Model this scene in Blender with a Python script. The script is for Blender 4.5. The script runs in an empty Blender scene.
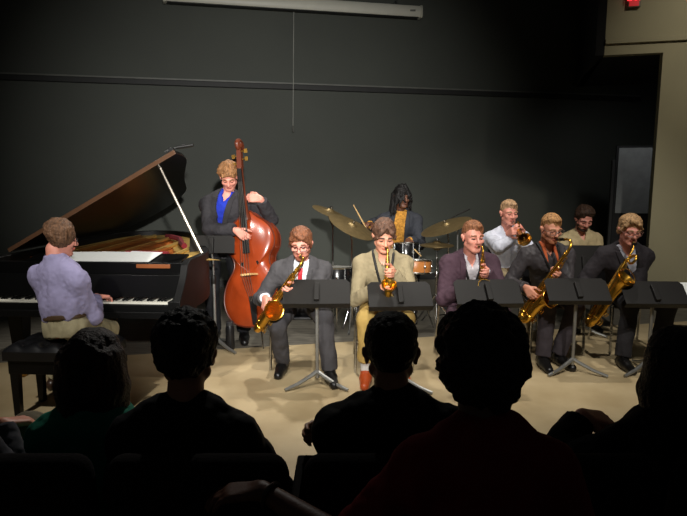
import bpy, math, random
import numpy as np
from mathutils import Vector, Matrix

S = bpy.context.scene
COL = S.collection
rng = random.Random(7)
R = math.radians

# ------------------------------------------------------------------ camera
F, H, PITCH = 560.0, 1.55, math.atan(77 / 560.0)
cam_d = bpy.data.cameras.new('camera')
cam_d.sensor_width = 36.0
cam_d.lens = 36.0 * F / 687.0
cam_d.clip_start = 0.05
cam = bpy.data.objects.new('camera', cam_d)
COL.objects.link(cam)
cam.location = (0, 0, H)
cam.rotation_euler = (math.pi / 2 - PITCH, 0, 0)
S.camera = cam

# ------------------------------------------------------------------ world, lights, exposure
w = bpy.data.worlds.new('World'); S.world = w; w.use_nodes = True
w.node_tree.nodes['Background'].inputs[0].default_value = (0.9, 0.95, 1.0, 1)
w.node_tree.nodes['Background'].inputs[1].default_value = 0.009
S.view_settings.view_transform = 'Standard'
S.view_settings.look = 'None'
S.view_settings.exposure = 0.0
S.view_settings.gamma = 1.0
S.view_settings.use_curve_mapping = False


def spot(name, loc, tgt, watts, size, blend=0.5, radius=0.08, col=(1.0, 0.96, 0.89)):
    d = bpy.data.lights.new(name, 'SPOT')
    d.energy = watts; d.spot_size = R(size); d.spot_blend = blend
    d.shadow_soft_size = radius; d.color = col
    o = bpy.data.objects.new(name, d); COL.objects.link(o)
    o.location = loc
    o.rotation_euler = (Vector(tgt) - Vector(loc)).to_track_quat('-Z', 'Y').to_euler()
    return o


spot('stage_spot_left', (-2.6, 0.6, 4.9), (-1.2, 5.0, 0.7), 560, 44, 0.55)
spot('stage_spot_middle', (0.2, 0.6, 5.0), (0.4, 5.0, 0.7), 540, 44, 0.55)
spot('stage_spot_right', (2.4, 1.0, 4.9), (2.1, 5.6, 0.7), 600, 48, 0.55)
spot('stage_top_left', (-0.5, 6.8, 5.0), (-1.4, 4.3, 0.6), 540, 62, 0.8)
spot('stage_top_right', (1.2, 5.4, 5.0), (1.0, 4.5, 0.0), 300, 56, 0.6)
spot('wall_wash', (0.05, 0.3, 2.05), (-1.0, 8.3, 1.5), 1250, 58, 1.0, 0.05, (1.0, 0.985, 0.95))
spot('side_wall_spot', (4.3, 4.0, 5.1), (4.6, 7.5, 2.4), 230, 60, 1.0, 0.1, (1.0, 0.92, 0.78))


# ------------------------------------------------------------------ helpers
def at(px, py, Y):
    """World point at distance Y seen along the direction px, py of the 687x516 frame."""
    cp, sp = math.cos(PITCH), math.sin(PITCH)
    u, v = (px - 343.5) / F, (258 - py) / F
    d = (u, cp + v * sp, -sp + v * cp)
    t = Y / d[1]
    return np.array((u * t, Y, H + d[2] * t))


def ground(px, py, z=0.0):
    cp, sp = math.cos(PITCH), math.sin(PITCH)
    u, v = (px - 343.5) / F, (258 - py) / F
    d = (u, cp + v * sp, -sp + v * cp)
    t = (z - H) / d[2]
    return np.array((u * t, d[1] * t, z))


def V3(*a):
    return np.array(a, float)


def nrm(v):
    v = np.asarray(v, float)
    return v / max(1e-9, np.linalg.norm(v))


def lerp(a, b, t):
    return np.asarray(a, float) * (1 - t) + np.asarray(b, float) * t


def lin(c):
    c = c / 255.0
    return c / 12.92 if c <= 0.04045 else ((c + 0.055) / 1.055) ** 2.4


MATS = {}


def mat(name, rgb, rough=0.6, metal=0.0, var=0.12, scale=8.0, bump=0.0, bscale=60.0, spec=0.5, emit=0.0, coat=0.0, sheen=0.0, stretch=None):
    if name in MATS:
        return MATS[name]
    m = bpy.data.materials.new(name); m.use_nodes = True
    nt = m.node_tree; b = nt.nodes['Principled BSDF']
    col = tuple(lin(x) for x in rgb)
    tc = nt.nodes.new('ShaderNodeTexCoord')
    nz = nt.nodes.new('ShaderNodeTexNoise'); nz.inputs['Scale'].default_value = scale; nz.inputs['Detail'].default_value = 4
    if stretch:
        mp = nt.nodes.new('ShaderNodeMapping'); mp.inputs['Scale'].default_value = stretch
        nt.links.new(tc.outputs['Object'], mp.inputs['Vector']); nt.links.new(mp.outputs[0], nz.inputs['Vector'])
    else:
        nt.links.new(tc.outputs['Object'], nz.inputs['Vector'])
    rp = nt.nodes.new('ShaderNodeValToRGB')
    rp.color_ramp.elements[0].position = 0.3; rp.color_ramp.elements[1].position = 0.7
    rp.color_ramp.elements[0].color = tuple(x * (1 - var) for x in col) + (1,)
    rp.color_ramp.elements[1].color = tuple(min(1, x * (1 + var)) for x in col) + (1,)
    nt.links.new(nz.outputs['Fac'], rp.inputs['Fac'])
    nt.links.new(rp.outputs['Color'], b.inputs['Base Color'])
    b.inputs['Roughness'].default_value = rough
    b.inputs['Metallic'].default_value = metal
    b.inputs['Specular IOR Level'].default_value = spec
    b.inputs['Coat Weight'].default_value = coat
    b.inputs['Coat Roughness'].default_value = 0.12
    b.inputs['Sheen Weight'].default_value = sheen
    if emit:
        b.inputs['Emission Color'].default_value = col + (1,)
        b.inputs['Emission Strength'].default_value = emit
    if bump:
        n2 = nt.nodes.new('ShaderNodeTexNoise'); n2.inputs['Scale'].default_value = bscale; n2.inputs['Detail'].default_value = 5
        nt.links.new(tc.outputs['Object'], n2.inputs['Vector'])
        bp = nt.nodes.new('ShaderNodeBump'); bp.inputs['Strength'].default_value = bump; bp.inputs['Distance'].default_value = 0.01
        nt.links.new(n2.outputs['Fac'], bp.inputs['Height']); nt.links.new(bp.outputs['Normal'], b.inputs['Normal'])
    MATS[name] = m
    return m


def tag(o, label=None, cat=None, group=None, kind=None):
    if label: o['label'] = label
    if cat: o['category'] = cat
    if group: o['group'] = group
    if kind: o['kind'] = kind
    return o


def thing(name, label, cat, loc=(0, 0, 0), rz=0.0, group=None):
    o = bpy.data.objects.new(name, None); COL.objects.link(o)
    o.empty_display_size = 0.1
    o.location = tuple(loc); o.rotation_euler = (0, 0, rz)
    return tag(o, label, cat, group)


def dup(root, loc, rz, label=None, group=None):
    def cp(o, par):
        c = o.copy(); COL.objects.link(c); c.parent = par
        for ch in list(o.children):
            cp(ch, c)
        return c
    r = cp(root, None)
    r.location = tuple(loc); r.rotation_euler = (0, 0, rz)
    if label: r['label'] = label
    if group: r['group'] = group
    return r


class MB:
    """Collects shapes and links them as one mesh object."""
    def __init__(s):
        s.v = []; s.f = []; s.mi = []

    def _add(s, vs, fs, mi=0):
        o = len(s.v)
        s.v.extend([tuple(map(float, p)) for p in vs])
        s.f.extend([tuple(i + o for i in f) for f in fs]); s.mi.extend([mi] * len(fs))
        return s

    def box(s, c, size, rot=None, mi=0, taper=1.0):
        hx, hy, hz = [x / 2 for x in size]
        vs = []
        for z in (-1, 1):
            k = taper if z < 0 else 1.0
            for x, y in ((-1, -1), (1, -1), (1, 1), (-1, 1)):
                p = Vector((x * hx * k, y * hy * k, z * hz))
                if rot is not None: p = rot @ p
                vs.append((p.x + c[0], p.y + c[1], p.z + c[2]))
        return s._add(vs, [(3, 2, 1, 0), (4, 5, 6, 7), (0, 1, 5, 4), (1, 2, 6, 5), (2, 3, 7, 6), (3, 0, 4, 7)], mi)

    def tube(s, pts, rad, n=8, mi=0, closed=False, cap=True, flat=None):
        pts = [np.asarray(p, float) for p in pts]
        if not hasattr(rad, '__len__'): rad = [rad] * len(pts)
        m = len(pts); vs = []; fs = []
        prev = None
        for i, p in enumerate(pts):
            if closed:
                t = nrm(pts[(i + 1) % m] - pts[i - 1])
            else:
                t = nrm(pts[min(i + 1, m - 1)] - pts[max(i - 1, 0)])
            if prev is None:
                a = V3(0, 0, 1) if abs(t[2]) < 0.9 else V3(1, 0, 0)
                u = nrm(np.cross(t, a))
            else:
                u = nrm(prev - t * np.dot(prev, t))
            prev = u
            w_ = np.cross(t, u)
            for k in range(n):
                an = 2 * math.pi * k / n
                vs.append(p + (u * math.cos(an) + w_ * math.sin(an)) * rad[i])
        rows = m if closed else m - 1
        for i in range(rows):
            j = (i + 1) % m
            for k in range(n):
                k2 = (k + 1) % n
                fs.append((i * n + k, i * n + k2, j * n + k2, j * n + k))
        if cap and not closed:
            fs.append(tuple(reversed(range(n)))); fs.append(tuple((m - 1) * n + k for k in range(n)))
        return s._add(vs, fs, mi)

    def lathe(s, prof, c, axis=(0, 0, 1), n=24, mi=0, cap=True):
        """prof: list of (radius, height along axis)."""
        a = nrm(axis)
        h = V3(0, 0, 1) if abs(a[2]) < 0.9 else V3(1, 0, 0)
        u = nrm(np.cross(a, h)); w_ = np.cross(a, u)
        c = np.asarray(c, float); vs = []; fs = []
        for r, z in prof:
            for k in range(n):
                an = 2 * math.pi * k / n
                vs.append(c + a * z + (u * math.cos(an) + w_ * math.sin(an)) * max(r, 1e-4))
        m = len(prof)
        for i in range(m - 1):
            for k in range(n):
                k2 = (k + 1) % n
                fs.append((i * n + k, i * n + k2, (i + 1) * n + k2, (i + 1) * n + k))
        if cap:
            fs.append(tuple(reversed(range(n)))); fs.append(tuple((m - 1) * n + k for k in range(n)))
        return s._add(vs, fs, mi)

    def torus(s, c, axis, Rr, r, n=28, m=6, mi=0):
        a = nrm(axis); h = V3(0, 0, 1) if abs(a[2]) < 0.9 else V3(1, 0, 0)
        u = nrm(np.cross(a, h)); w_ = np.cross(a, u)
        pts = [np.asarray(c, float) + (u * math.cos(2 * math.pi * k / n) + w_ * math.sin(2 * math.pi * k / n)) * Rr for k in range(n)]
        return s.tube(pts, r, m, mi, closed=True)

    def prism(s, outline, fn, t0, t1, mi=0):
        """outline of 2-D points, fn(x, y, t) -> world point, extruded from t0 to t1."""
        n = len(outline)
        vs = [fn(x, y, t0) for x, y in outline] + [fn(x, y, t1) for x, y in outline]
        fs = [tuple(reversed(range(n))), tuple(range(n, 2 * n))]
        for i in range(n):
            j = (i + 1) % n
            fs.append((i, j, n + j, n + i))
        return s._add(vs, fs, mi)

    def ball(s, c, r, n=10, m=7, mi=0, sc=(1, 1, 1)):
        vs = []; fs = []
        for i in range(m + 1):
            th = math.pi * i / m
            for k in range(n):
                an = 2 * math.pi * k / n
                vs.append((c[0] + r * sc[0] * math.sin(th) * math.cos(an), c[1] + r * sc[1] * math.sin(th) * math.sin(an), c[2] + r * sc[2] * math.cos(th)))
        for i in range(m):
            for k in range(n):
                k2 = (k + 1) % n
                fs.append((i * n + k, (i + 1) * n + k, (i + 1) * n + k2, i * n + k2))
        return s._add(vs, fs, mi)

    def build(s, name, mats, parent=None, org=None, smooth=True, bev=0.0, angle=40):
        me = bpy.data.meshes.new(name)
        vs = s.v
        if org is not None:
            vs = [(x - org[0], y - org[1], z - org[2]) for x, y, z in vs]
        me.from_pydata(vs, [], s.f)
        if not isinstance(mats, (list, tuple)): mats = [mats]
        for m in mats: me.materials.append(m)
        me.polygons.foreach_set('material_index', s.mi)
        me.polygons.foreach_set('use_smooth', [smooth] * len(s.f))
        me.update()
        if smooth: me.set_sharp_from_angle(angle=R(angle))
        o = bpy.data.objects.new(name, me); COL.objects.link(o)
        if parent: o.parent = parent
        if bev:
            b = o.modifiers.new('bevel', 'BEVEL'); b.width = bev; b.segments = 2; b.limit_method = 'ANGLE'
        return o


def spline(pts, n=8):
    """Catmull-Rom through points of any dimension."""
    P = [np.asarray(p, float) for p in pts]
    P = [2 * P[0] - P[1]] + P + [2 * P[-1] - P[-2]]
    out = []
    for i in range(1, len(P) - 2):
        a, b, c, d = P[i - 1:i + 3]
        for k in range(n):
            t = k / n
            out.append(0.5 * (2 * b + (c - a) * t + (2 * a - 5 * b + 4 * c - d) * t * t + (3 * b - a - 3 * c + d) * t ** 3))
    out.append(P[-2])
    return out


# ------------------------------------------------------------------ implicit surfaces for bodies, clothes and hair
def smin(a, b, k):
    h = np.clip(0.5 + 0.5 * (b - a) / k, 0, 1)
    return b * (1 - h) + a * h - k * h * (1 - h)


_lat = np.random.RandomState(3).rand(32, 32, 32).astype(np.float32) * 2 - 1


def vnoise(P, scale, off=0.0):
    q = P * scale + off + 100.0
    i = np.floor(q).astype(int); f = q - i; f = f * f * (3 - 2 * f)
    r = 0
    for dx in (0, 1):
        for dy in (0, 1):
            for dz in (0, 1):
                wgt = (f[:, 0] if dx else 1 - f[:, 0]) * (f[:, 1] if dy else 1 - f[:, 1]) * (f[:, 2] if dz else 1 - f[:, 2])
                r = r + wgt * _lat[(i[:, 0] + dx) % 32, (i[:, 1] + dy) % 32, (i[:, 2] + dz) % 32]
    return r


class Field:
    def __init__(s, lo, hi, h):
        s.h = h
        s.lo = np.asarray(lo, float); n = np.ceil((np.asarray(hi) - s.lo) / h).astype(int) + 1
        s.n = n
        s.D = np.full(n, 1.0, np.float32)
        s.ax = [(s.lo[i] + h * np.arange(n[i])).astype(np.float32) for i in range(3)]

    def grid(s):
        return s.ax[0][:, None, None], s.ax[1][None, :, None], s.ax[2][None, None, :]

    def _win(s, lo, hi):
        a = np.clip(np.floor((np.asarray(lo) - s.lo) / s.h).astype(int), 0, s.n)
        b = np.clip(np.ceil((np.asarray(hi) - s.lo) / s.h).astype(int) + 1, 0, s.n)
        if np.any(b <= a): return None
        return tuple(slice(a[i], b[i]) for i in range(3)), (s.ax[0][a[0]:b[0], None, None], s.ax[1][None, a[1]:b[1], None], s.ax[2][None, None, a[2]:b[2]])

    def _put(s, sl, d, k, sub):
        if sub:
            s.D[sl] = -smin(-s.D[sl], d, k) if k > 0 else np.maximum(s.D[sl], -d)
        else:
            s.D[sl] = smin(s.D[sl], d, k) if k > 0 else np.minimum(s.D[sl], d)

    def cone(s, a, b, ra, rb, k=0.02, flat=None, capa=False, capb=False, sub=False):
        """Tapered capsule; flat=(axis, factor) thins it along that axis."""
        a = np.asarray(a, float); b = np.asarray(b, float)
        m = max(ra, rb) + k + 3 * s.h
        W = s._win(np.minimum(a, b) - m, np.maximum(a, b) + m)
        if W is None: return s
        sl, (X, Y, Z) = W
        ab = b - a
        px, py, pz = X - a[0], Y - a[1], Z - a[2]
        fx = None
        if flat is not None:
            ax_, fc = nrm(flat[0]), 1 / flat[1] - 1
            pr = px * ax_[0] + py * ax_[1] + pz * ax_[2]
            px, py, pz = px + fc * pr * ax_[0], py + fc * pr * ax_[1], pz + fc * pr * ax_[2]
            ab = ab + fc * np.dot(ab, ax_) * ax_
        L2 = max(1e-9, float(ab @ ab)); L = math.sqrt(L2)
        t0 = (px * ab[0] + py * ab[1] + pz * ab[2]) / L2
        t = np.clip(t0, 0, 1)
        d = np.sqrt((px - t * ab[0]) ** 2 + (py - t * ab[1]) ** 2 + (pz - t * ab[2]) ** 2) - (ra + (rb - ra) * t)
        if flat is not None: d = d * math.sqrt(flat[1])
        if capa: d = np.maximum(d, -t0 * L)
        if capb: d = np.maximum(d, (t0 - 1) * L)
        s._put(sl, d.astype(np.float32), k, sub)
        return s

    def ell(s, c, r, M=None, k=0.01, sub=False):
        """Ellipsoid; M columns are its axes."""
        c = np.asarray(c, float); r = np.asarray(r, float)
        m = r.max() + k + 3 * s.h
        W = s._win(c - m, c + m)
        if W is None: return s
        sl, (X, Y, Z) = W
        px, py, pz = X - c[0], Y - c[1], Z - c[2]
        if M is not None:
            px, py, pz = [px * M[0][i] + py * M[1][i] + pz * M[2][i] for i in range(3)]
        k0 = np.sqrt((px / r[0]) ** 2 + (py / r[1]) ** 2 + (pz / r[2]) ** 2)
        k1 = np.sqrt((px / r[0] ** 2) ** 2 + (py / r[1] ** 2) ** 2 + (pz / r[2] ** 2) ** 2) + 1e-6
        d = k0 * (k0 - 1) / k1
        s._put(sl, d.astype(np.float32), k, sub)
        return s

    def local(s, o, M):
        X, Y, Z = s.grid()
        return [(X - o[0]) * M[0][i] + (Y - o[1]) * M[1][i] + (Z - o[2]) * M[2][i] for i in range(3)]

    def mesh(s):
        D, h = s.D, s.h
        D[0], D[-1] = 1, 1; D[:, 0], D[:, -1] = 1, 1; D[:, :, 0], D[:, :, -1] = 1, 1
        ins = D < 0
        cnt = np.zeros(np.array(D.shape) - 1, np.int8)
        for dx in (0, 1):
            for dy in (0, 1):
                for dz in (0, 1):
                    cnt += ins[dx:D.shape[0] - 1 + dx, dy:D.shape[1] - 1 + dy, dz:D.shape[2] - 1 + dz]
        idx = np.argwhere((cnt > 0) & (cnt < 8))
        C = np.array([(x, y, z) for x in (0, 1) for y in (0, 1) for z in (0, 1)])
        vals = np.stack([D[idx[:, 0] + c[0], idx[:, 1] + c[1], idx[:, 2] + c[2]] for c in C], 1)
        pos = np.zeros((len(idx), 3)); num = np.zeros(len(idx))
        for i in range(8):
            for j in range(i + 1, 8):
                if np.abs(C[i] - C[j]).sum() != 1: continue
                x = (vals[:, i] < 0) != (vals[:, j] < 0)
                t = np.where(x, vals[:, i] / np.where(x, vals[:, i] - vals[:, j], 1), 0)
                p = C[i] + t[:, None] * (C[j] - C[i])
                pos += p * x[:, None]; num += x
        pos = (idx + pos / num[:, None])
        # normals by central difference at the nearest node
        q = np.clip(np.rint(pos).astype(int), 1, np.array(D.shape) - 2)
        g = np.stack([D[q[:, 0] + 1, q[:, 1], q[:, 2]] - D[q[:, 0] - 1, q[:, 1], q[:, 2]],
                      D[q[:, 0], q[:, 1] + 1, q[:, 2]] - D[q[:, 0], q[:, 1] - 1, q[:, 2]],
                      D[q[:, 0], q[:, 1], q[:, 2] + 1] - D[q[:, 0], q[:, 1], q[:, 2] - 1]], 1)
        g = np.clip(g, -3 * h, 3 * h)
        nr = g / (np.linalg.norm(g, axis=1)[:, None] + 1e-9)
        vid = np.full(cnt.shape, -1, np.int32); vid[idx[:, 0], idx[:, 1], idx[:, 2]] = np.arange(len(idx))
        quads = []
        for a in range(3):
            b, c = (a + 1) % 3, (a + 2) % 3
            sl0 = [slice(None)] * 3; sl1 = [slice(None)] * 3
            sl0[a] = slice(0, -1); sl1[a] = slice(1, None)
            I0, I1 = ins[tuple(sl0)], ins[tuple(sl1)]
            e = np.argwhere(I0 != I1)
            e = e[(e[:, b] > 0) & (e[:, c] > 0)]
            e = e[(e[:, b] < D.shape[b] - 1) & (e[:, c] < D.shape[c] - 1)]
            def cell(db, dc):
                k = e.copy(); k[:, b] -= db; k[:, c] -= dc
                return vid[k[:, 0], k[:, 1], k[:, 2]]
            qd = np.stack([cell(1, 1), cell(0, 1), cell(0, 0), cell(1, 0)], 1)
            fl = ~I0[e[:, 0], e[:, 1], e[:, 2]]
            qd[fl] = qd[fl][:, ::-1]
            quads.append(qd)
        Q = np.concatenate(quads)
        Q = Q[(Q >= 0).all(1)]
        return s.lo + pos * h, nr, Q


def sdf_obj(field, name, mats, parent, org, noise=(), mats_fn=None, smooth_it=0):
    P, N, Q = field.mesh()
    if len(Q) == 0: return None
    for _ in range(smooth_it):
        acc = np.zeros_like(P); c = np.zeros(len(P))
        for i in range(4):
            j = (i + 1) % 4
            np.add.at(acc, Q[:, i], P[Q[:, j]]); np.add.at(c, Q[:, i], 1)
        P = 0.5 * P + 0.5 * acc / np.maximum(c, 1)[:, None]
    d = 0
    for amp, scale, *o in noise:
        sv = np.asarray(scale, float) if hasattr(scale, '__len__') else np.array([scale] * 3)
        d = d + amp * vnoise(P * sv, 1.0, o[0] if o else 0.0)
    if len(noise): P = P + N * np.asarray(d)[:, None]
    me = bpy.data.meshes.new(name)
    me.vertices.add(len(P)); me.vertices.foreach_set('co', (P - np.asarray(org)).astype(np.float32).ravel())
    me.loops.add(len(Q) * 4); me.loops.foreach_set('vertex_index', Q.astype(np.int32).ravel())
    me.polygons.add(len(Q)); me.polygons.foreach_set('loop_start', np.arange(0, len(Q) * 4, 4, dtype=np.int32))
    if not isinstance(mats, (list, tuple)): mats = [mats]
    for m in mats: me.materials.append(m)
    if mats_fn is not None:
        me.polygons.foreach_set('material_index', mats_fn(P[Q].mean(1)).astype(np.int32))
    me.polygons.foreach_set('use_smooth', np.ones(len(Q), bool))
    me.update(calc_edges=True); me.validate()
    o = bpy.data.objects.new(name, me); COL.objects.link(o)
    if parent: o.parent = parent
    return o
# ------------------------------------------------------------------ people
SC = 1.0


def ik(a, c, l1, l2, hint):
    a = np.asarray(a, float); c = np.asarray(c, float)
    v = c - a; d = np.linalg.norm(v)
    if d > (l1 + l2) * 0.995:
        c = a + v / d * (l1 + l2) * 0.995; v = c - a; d = np.linalg.norm(v)
    x = (l1 * l1 - l2 * l2 + d * d) / (2 * d)
    h = math.sqrt(max(0, l1 * l1 - x * x))
    u = v / d
    hv = np.asarray(hint, float); hv = nrm(hv - u * np.dot(hv, u))
    return a + u * x + hv * h, c


def frame(fwd, up=(0, 0, 1), roll=0.0):
    f = nrm(fwd); r = nrm(np.cross(f, up)); u = np.cross(r, f)
    c, s_ = math.cos(R(roll)), math.sin(R(roll))
    r2 = r * c + u * s_; u2 = u * c - r * s_
    return [r2, f, u2]


def fr(o, M, x, y, z):
    return np.asarray(o, float) + M[0] * x + M[1] * y + M[2] * z


def hand_prims(Fd, W, f, pn, side, curl, s=SC, spread=0.0, thumb=0.5, k=0.004):
    """Palm, four fingers and a thumb from wrist W; f = finger direction, pn = out of the palm."""
    f = nrm(f); pn = nrm(np.asarray(pn, float) - f * np.dot(pn, f))
    t = np.cross(f, pn) * (1 if side == 'R' else -1)
    kn = []
    for i, (off, fw) in enumerate(((0.030, 0.094), (0.010, 0.098), (-0.011, 0.093), (-0.030, 0.083))):
        p = W + (f * fw + t * off) * s
        kn.append(p)
        Fd.cone(W + (t * off * 0.6 + f * 0.012) * s, p, 0.0155 * s, 0.0125 * s, 0.012)
    for i, L in enumerate((0.070, 0.079, 0.073, 0.058)):
        cu = curl[i] if hasattr(curl, '__len__') else curl
        a = 0.0; p = kn[i]; rr = (0.0105, 0.0108, 0.0102, 0.0092)[i] * s
        d0 = nrm(f + t * spread * (1.5 - i) / 1.5)
        for seg, (fr_, ang) in enumerate(((0.45, 60), (0.31, 75), (0.24, 45))):
            a += R(ang) * cu
            d = d0 * math.cos(a) + pn * math.sin(a)
            q = p + d * L * fr_ * s
            Fd.cone(p, q, rr, rr * 0.9, k); rr *= 0.9; p = q
    b = W + (f * 0.028 + t * 0.026 + pn * 0.006) * s
    d1 = nrm(f * 0.62 + t * 0.6 + pn * 0.35)
    m = b + d1 * 0.042 * s
    d2 = nrm(f * 0.8 + t * (0.45 - 0.5 * thumb) + pn * (0.2 + 0.5 * thumb))
    e = m + d2 * 0.034 * s
    Fd.cone(W + f * 0.015 * s + t * 0.012 * s, m, 0.018 * s, 0.0125 * s, 0.008)
    Fd.cone(m, e, 0.0122 * s, 0.0098 * s, k)
    Fd.cone(e, e + nrm(d2 + pn * 0.3) * 0.024 * s, 0.0105 * s, 0.0085 * s, k)


def head_prims(Fd, c, M, s, jaw=1.0):
    E = lambda x, y, z, r, k=0.012, sub=False: Fd.ell(fr(c, M, x * s, y * s, z * s), np.array(r) * s, M, k, sub)
    Cn = lambda a, b, ra, rb, k=0.012: Fd.cone(fr(c, M, *(np.array(a) * s)), fr(c, M, *(np.array(b) * s)), ra * s, rb * s, k)
    E(0, -0.014, 0.032, (0.074, 0.096, 0.086))
    E(0, 0.020, -0.035, (0.060 * jaw, 0.070, 0.080), 0.02)
    for sx in (-1, 1):
        Cn((sx * 0.052 * jaw, 0.0, -0.058), (sx * 0.020, 0.062, -0.094), 0.021, 0.020, 0.02)
        E(sx * 0.044, 0.062, -0.022, (0.022, 0.020, 0.020), 0.02)
    E(0, 0.072, -0.098, (0.022, 0.018, 0.017), 0.015)
    for sx in (-1, 1):
        E(sx * 0.032, 0.098, 0.002, (0.021, 0.022, 0.014), 0.012, True)
        Cn((sx * 0.012, 0.084, 0.024), (sx * 0.050, 0.066, 0.022), 0.011, 0.011, 0.012)
        E(sx * 0.032, 0.074, 0.002, (0.014, 0.013, 0.012), 0.004)
    Cn((0, 0.086, 0.014), (0, 0.108, -0.026), 0.009, 0.0125, 0.009)
    for sx in (-1, 1):
        E(sx * 0.011, 0.097, -0.031, (0.009, 0.011, 0.008), 0.006)
    E(0, 0.083, -0.058, (0.024, 0.014, 0.006), 0.006)
    E(0, 0.081, -0.068, (0.021, 0.014, 0.007), 0.006)
    for sx in (-1, 1):
        E(sx * 0.078, -0.010, -0.008, (0.009, 0.020, 0.032), 0.006)
        E(sx * 0.088, -0.018, 0.006, (0.007, 0.014, 0.018), 0.006)


SKIN = {'light': (218, 150, 122), 'pink': (226, 152, 132), 'tan': (168, 118, 88), 'brown': (96, 60, 42)}


def hair_obj(p, style, rgb, c, M, s, root, org):
    m = mat('hair_%d_%d_%d' % rgb, rgb, 0.6, spec=0.35, var=0.55, scale=70, bump=0.8, bscale=110, stretch=(1, 1, 0.25))
    rad = {'afro': 0.26, 'long': 0.40, 'bob': 0.34, 'dreads': 0.36}.get(style, 0.2)
    Fd = Field(c - rad * s, c + np.array((rad, rad, 0.24)) * s, 0.0055)
    E = lambda x, y, z, r, k=0.012, sub=False: Fd.ell(fr(c, M, x * s, y * s, z * s), np.array(r) * s, M, k, sub)
    Cn = lambda a, b, ra, rb, k=0.01, **kw: Fd.cone(fr(c, M, *(np.array(a) * s)), fr(c, M, *(np.array(b) * s)), ra * s, rb * s, k, **kw)

    def cap(t, top=0.0, front=0.0, low=-0.075, side=0.0, soft=0.026):
        """Hair of thickness t on the skull, thinning to nothing at the hairline."""
        E(0, -0.014, 0.032, (0.074, 0.096, 0.086))
        x, y, z = [a / s for a in Fd.local(c, M)]
        c1 = -0.814 * (y - 0.085 - front) + 0.581 * (z - 0.070) - 0.25 * np.clip(np.abs(x) - 0.03, 0, 1)
        c2 = z - (low + np.clip((y + 0.048) / 0.03, 0, 1) * (0.078 + side))
        cc = np.minimum(c1, c2)
        th = t + top * np.clip((z - 0.03) / 0.07, 0, 1)
        Fd.D = (Fd.D - (th * np.clip(cc / soft, -1.2, 1)) * s).astype(np.float32)
    noise = [(0.003, 45), (0.0025, 120, 3.0)]
    if style == 'afro':
        E(0, -0.02, 0.052, (0.122, 0.128, 0.118))
        E(0, -0.05, -0.02, (0.105, 0.090, 0.095), 0.04)
        noise = [(0.010, 30), (0.008, 75, 2.0)]
        x, y, z = [a / s for a in Fd.local(c, M)]
        cut = np.minimum(y - 0.035, 0.055 + 0.25 * np.abs(x) - z)
        Fd.D = np.maximum(Fd.D, (cut * s).astype(np.float32))
    elif style == 'curly':
        cap(0.020, 0.014, 0.004, -0.070)
        for a in (-0.05, -0.02, 0.015, 0.045):
            E(a, 0.070, 0.088 - abs(a) * 0.3, (0.024, 0.022, 0.022), 0.01)
        noise = [(0.011, 40), (0.006, 85, 2.0)]
    elif style == 'sweep':
        cap(0.013, 0.010, 0.0, -0.072, -0.012)
        Cn((0.030, 0.070, 0.108), (-0.030, 0.086, 0.082), 0.017, 0.016, 0.012); Cn((-0.030, 0.086, 0.082), (-0.072, 0.052, 0.030), 0.016, 0.012, 0.012)
        Cn((0.030, 0.070, 0.108), (0.066, 0.058, 0.062), 0.016, 0.013, 0.012); Cn((0.066, 0.058, 0.062), (0.078, 0.025, 0.010), 0.013, 0.011, 0.012)
        for sx in (-1, 1):
            E(sx * 0.079, -0.004, 0.004, (0.009, 0.032, 0.038), 0.012); E(sx * 0.066, -0.055, -0.02, (0.016, 0.032, 0.042), 0.02)
        noise = [(0.004, (30, 30, 60)), (0.003, 110, 3.0)]
    elif style == 'curtain':
        cap(0.015, 0.008, 0.0, -0.075, -0.02)
        for sx in (-1, 1):
            Cn((sx * 0.006, 0.066, 0.116), (sx * 0.040, 0.090, 0.078), 0.016, 0.018, 0.010); Cn((sx * 0.040, 0.090, 0.078), (sx * 0.066, 0.074, 0.030), 0.018, 0.013, 0.010)
            Cn((sx * 0.066, 0.074, 0.030), (sx * 0.080, 0.030, -0.006), 0.014, 0.014, 0.010)
        noise = [(0.004, (30, 30, 60)), (0.003, 110, 3.0)]
    elif style in ('long', 'bob'):
        cap(0.020, 0.006, 0.006, -0.09, -0.05)
        dz = -0.175 if style == 'bob' else -0.24
        fl = 1.22 if style == 'bob' else 1.10
        for k in range(19):
            a = math.pi * (-0.06 + 1.12 * k / 18.0)
            x, y = math.cos(a) * 0.080, -0.030 - math.sin(a) * 0.072
            j = rng.uniform(-0.014, 0.014)
            Cn((x, y, 0.05), (x * 1.14, y * 1.05, -0.06), 0.030, 0.034, 0.02)
            Cn((x * 1.14, y * 1.05, -0.06), (x * fl + j * 0.5, y * 1.06, dz + j), 0.034, 0.018, 0.015)
        noise = [(0.004, (30, 30, 8)), (0.003, (80, 80, 16), 2.0)]
    elif style == 'dreads':
        cap(0.014, 0.006, 0.0, -0.075, -0.03)
        for k in range(58):
            a = rng.uniform(-0.40, 1.40) * math.pi
            x, y = math.cos(a) * 0.076, -0.014 - math.sin(a) * 0.092
            z0 = rng.uniform(0.05, 0.11); L = rng.uniform(0.20, 0.30)
            if y > 0.035: L *= rng.uniform(0.40, 0.65)
            j1, j2 = rng.uniform(-0.02, 0.02), rng.uniform(-0.015, 0.015)
            sh_ = 1.0 - 0.5 * max(0, z0 - 0.07) / 0.04
            q1 = (x * 1.32, y * 1.25, z0 - 0.075); q2 = (x * 1.45 + j1, y * 1.22 + j2, z0 - L)
            Cn((x * 0.7 * sh_, y * 0.7 * sh_, z0 + 0.03), q1, 0.014, 0.0125, 0.004); Cn(q1, q2, 0.0125, 0.009, 0.003)
        noise = [(0.002, 90)]
    elif style == 'wavy':
        cap(0.021, 0.012, -0.010, -0.112, -0.03)
        noise = [(0.006, 40), (0.004, 85, 2.0)]
    else:                                                                   # short
        cap(0.009, 0.009, -0.012, -0.075, -0.014)
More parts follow.
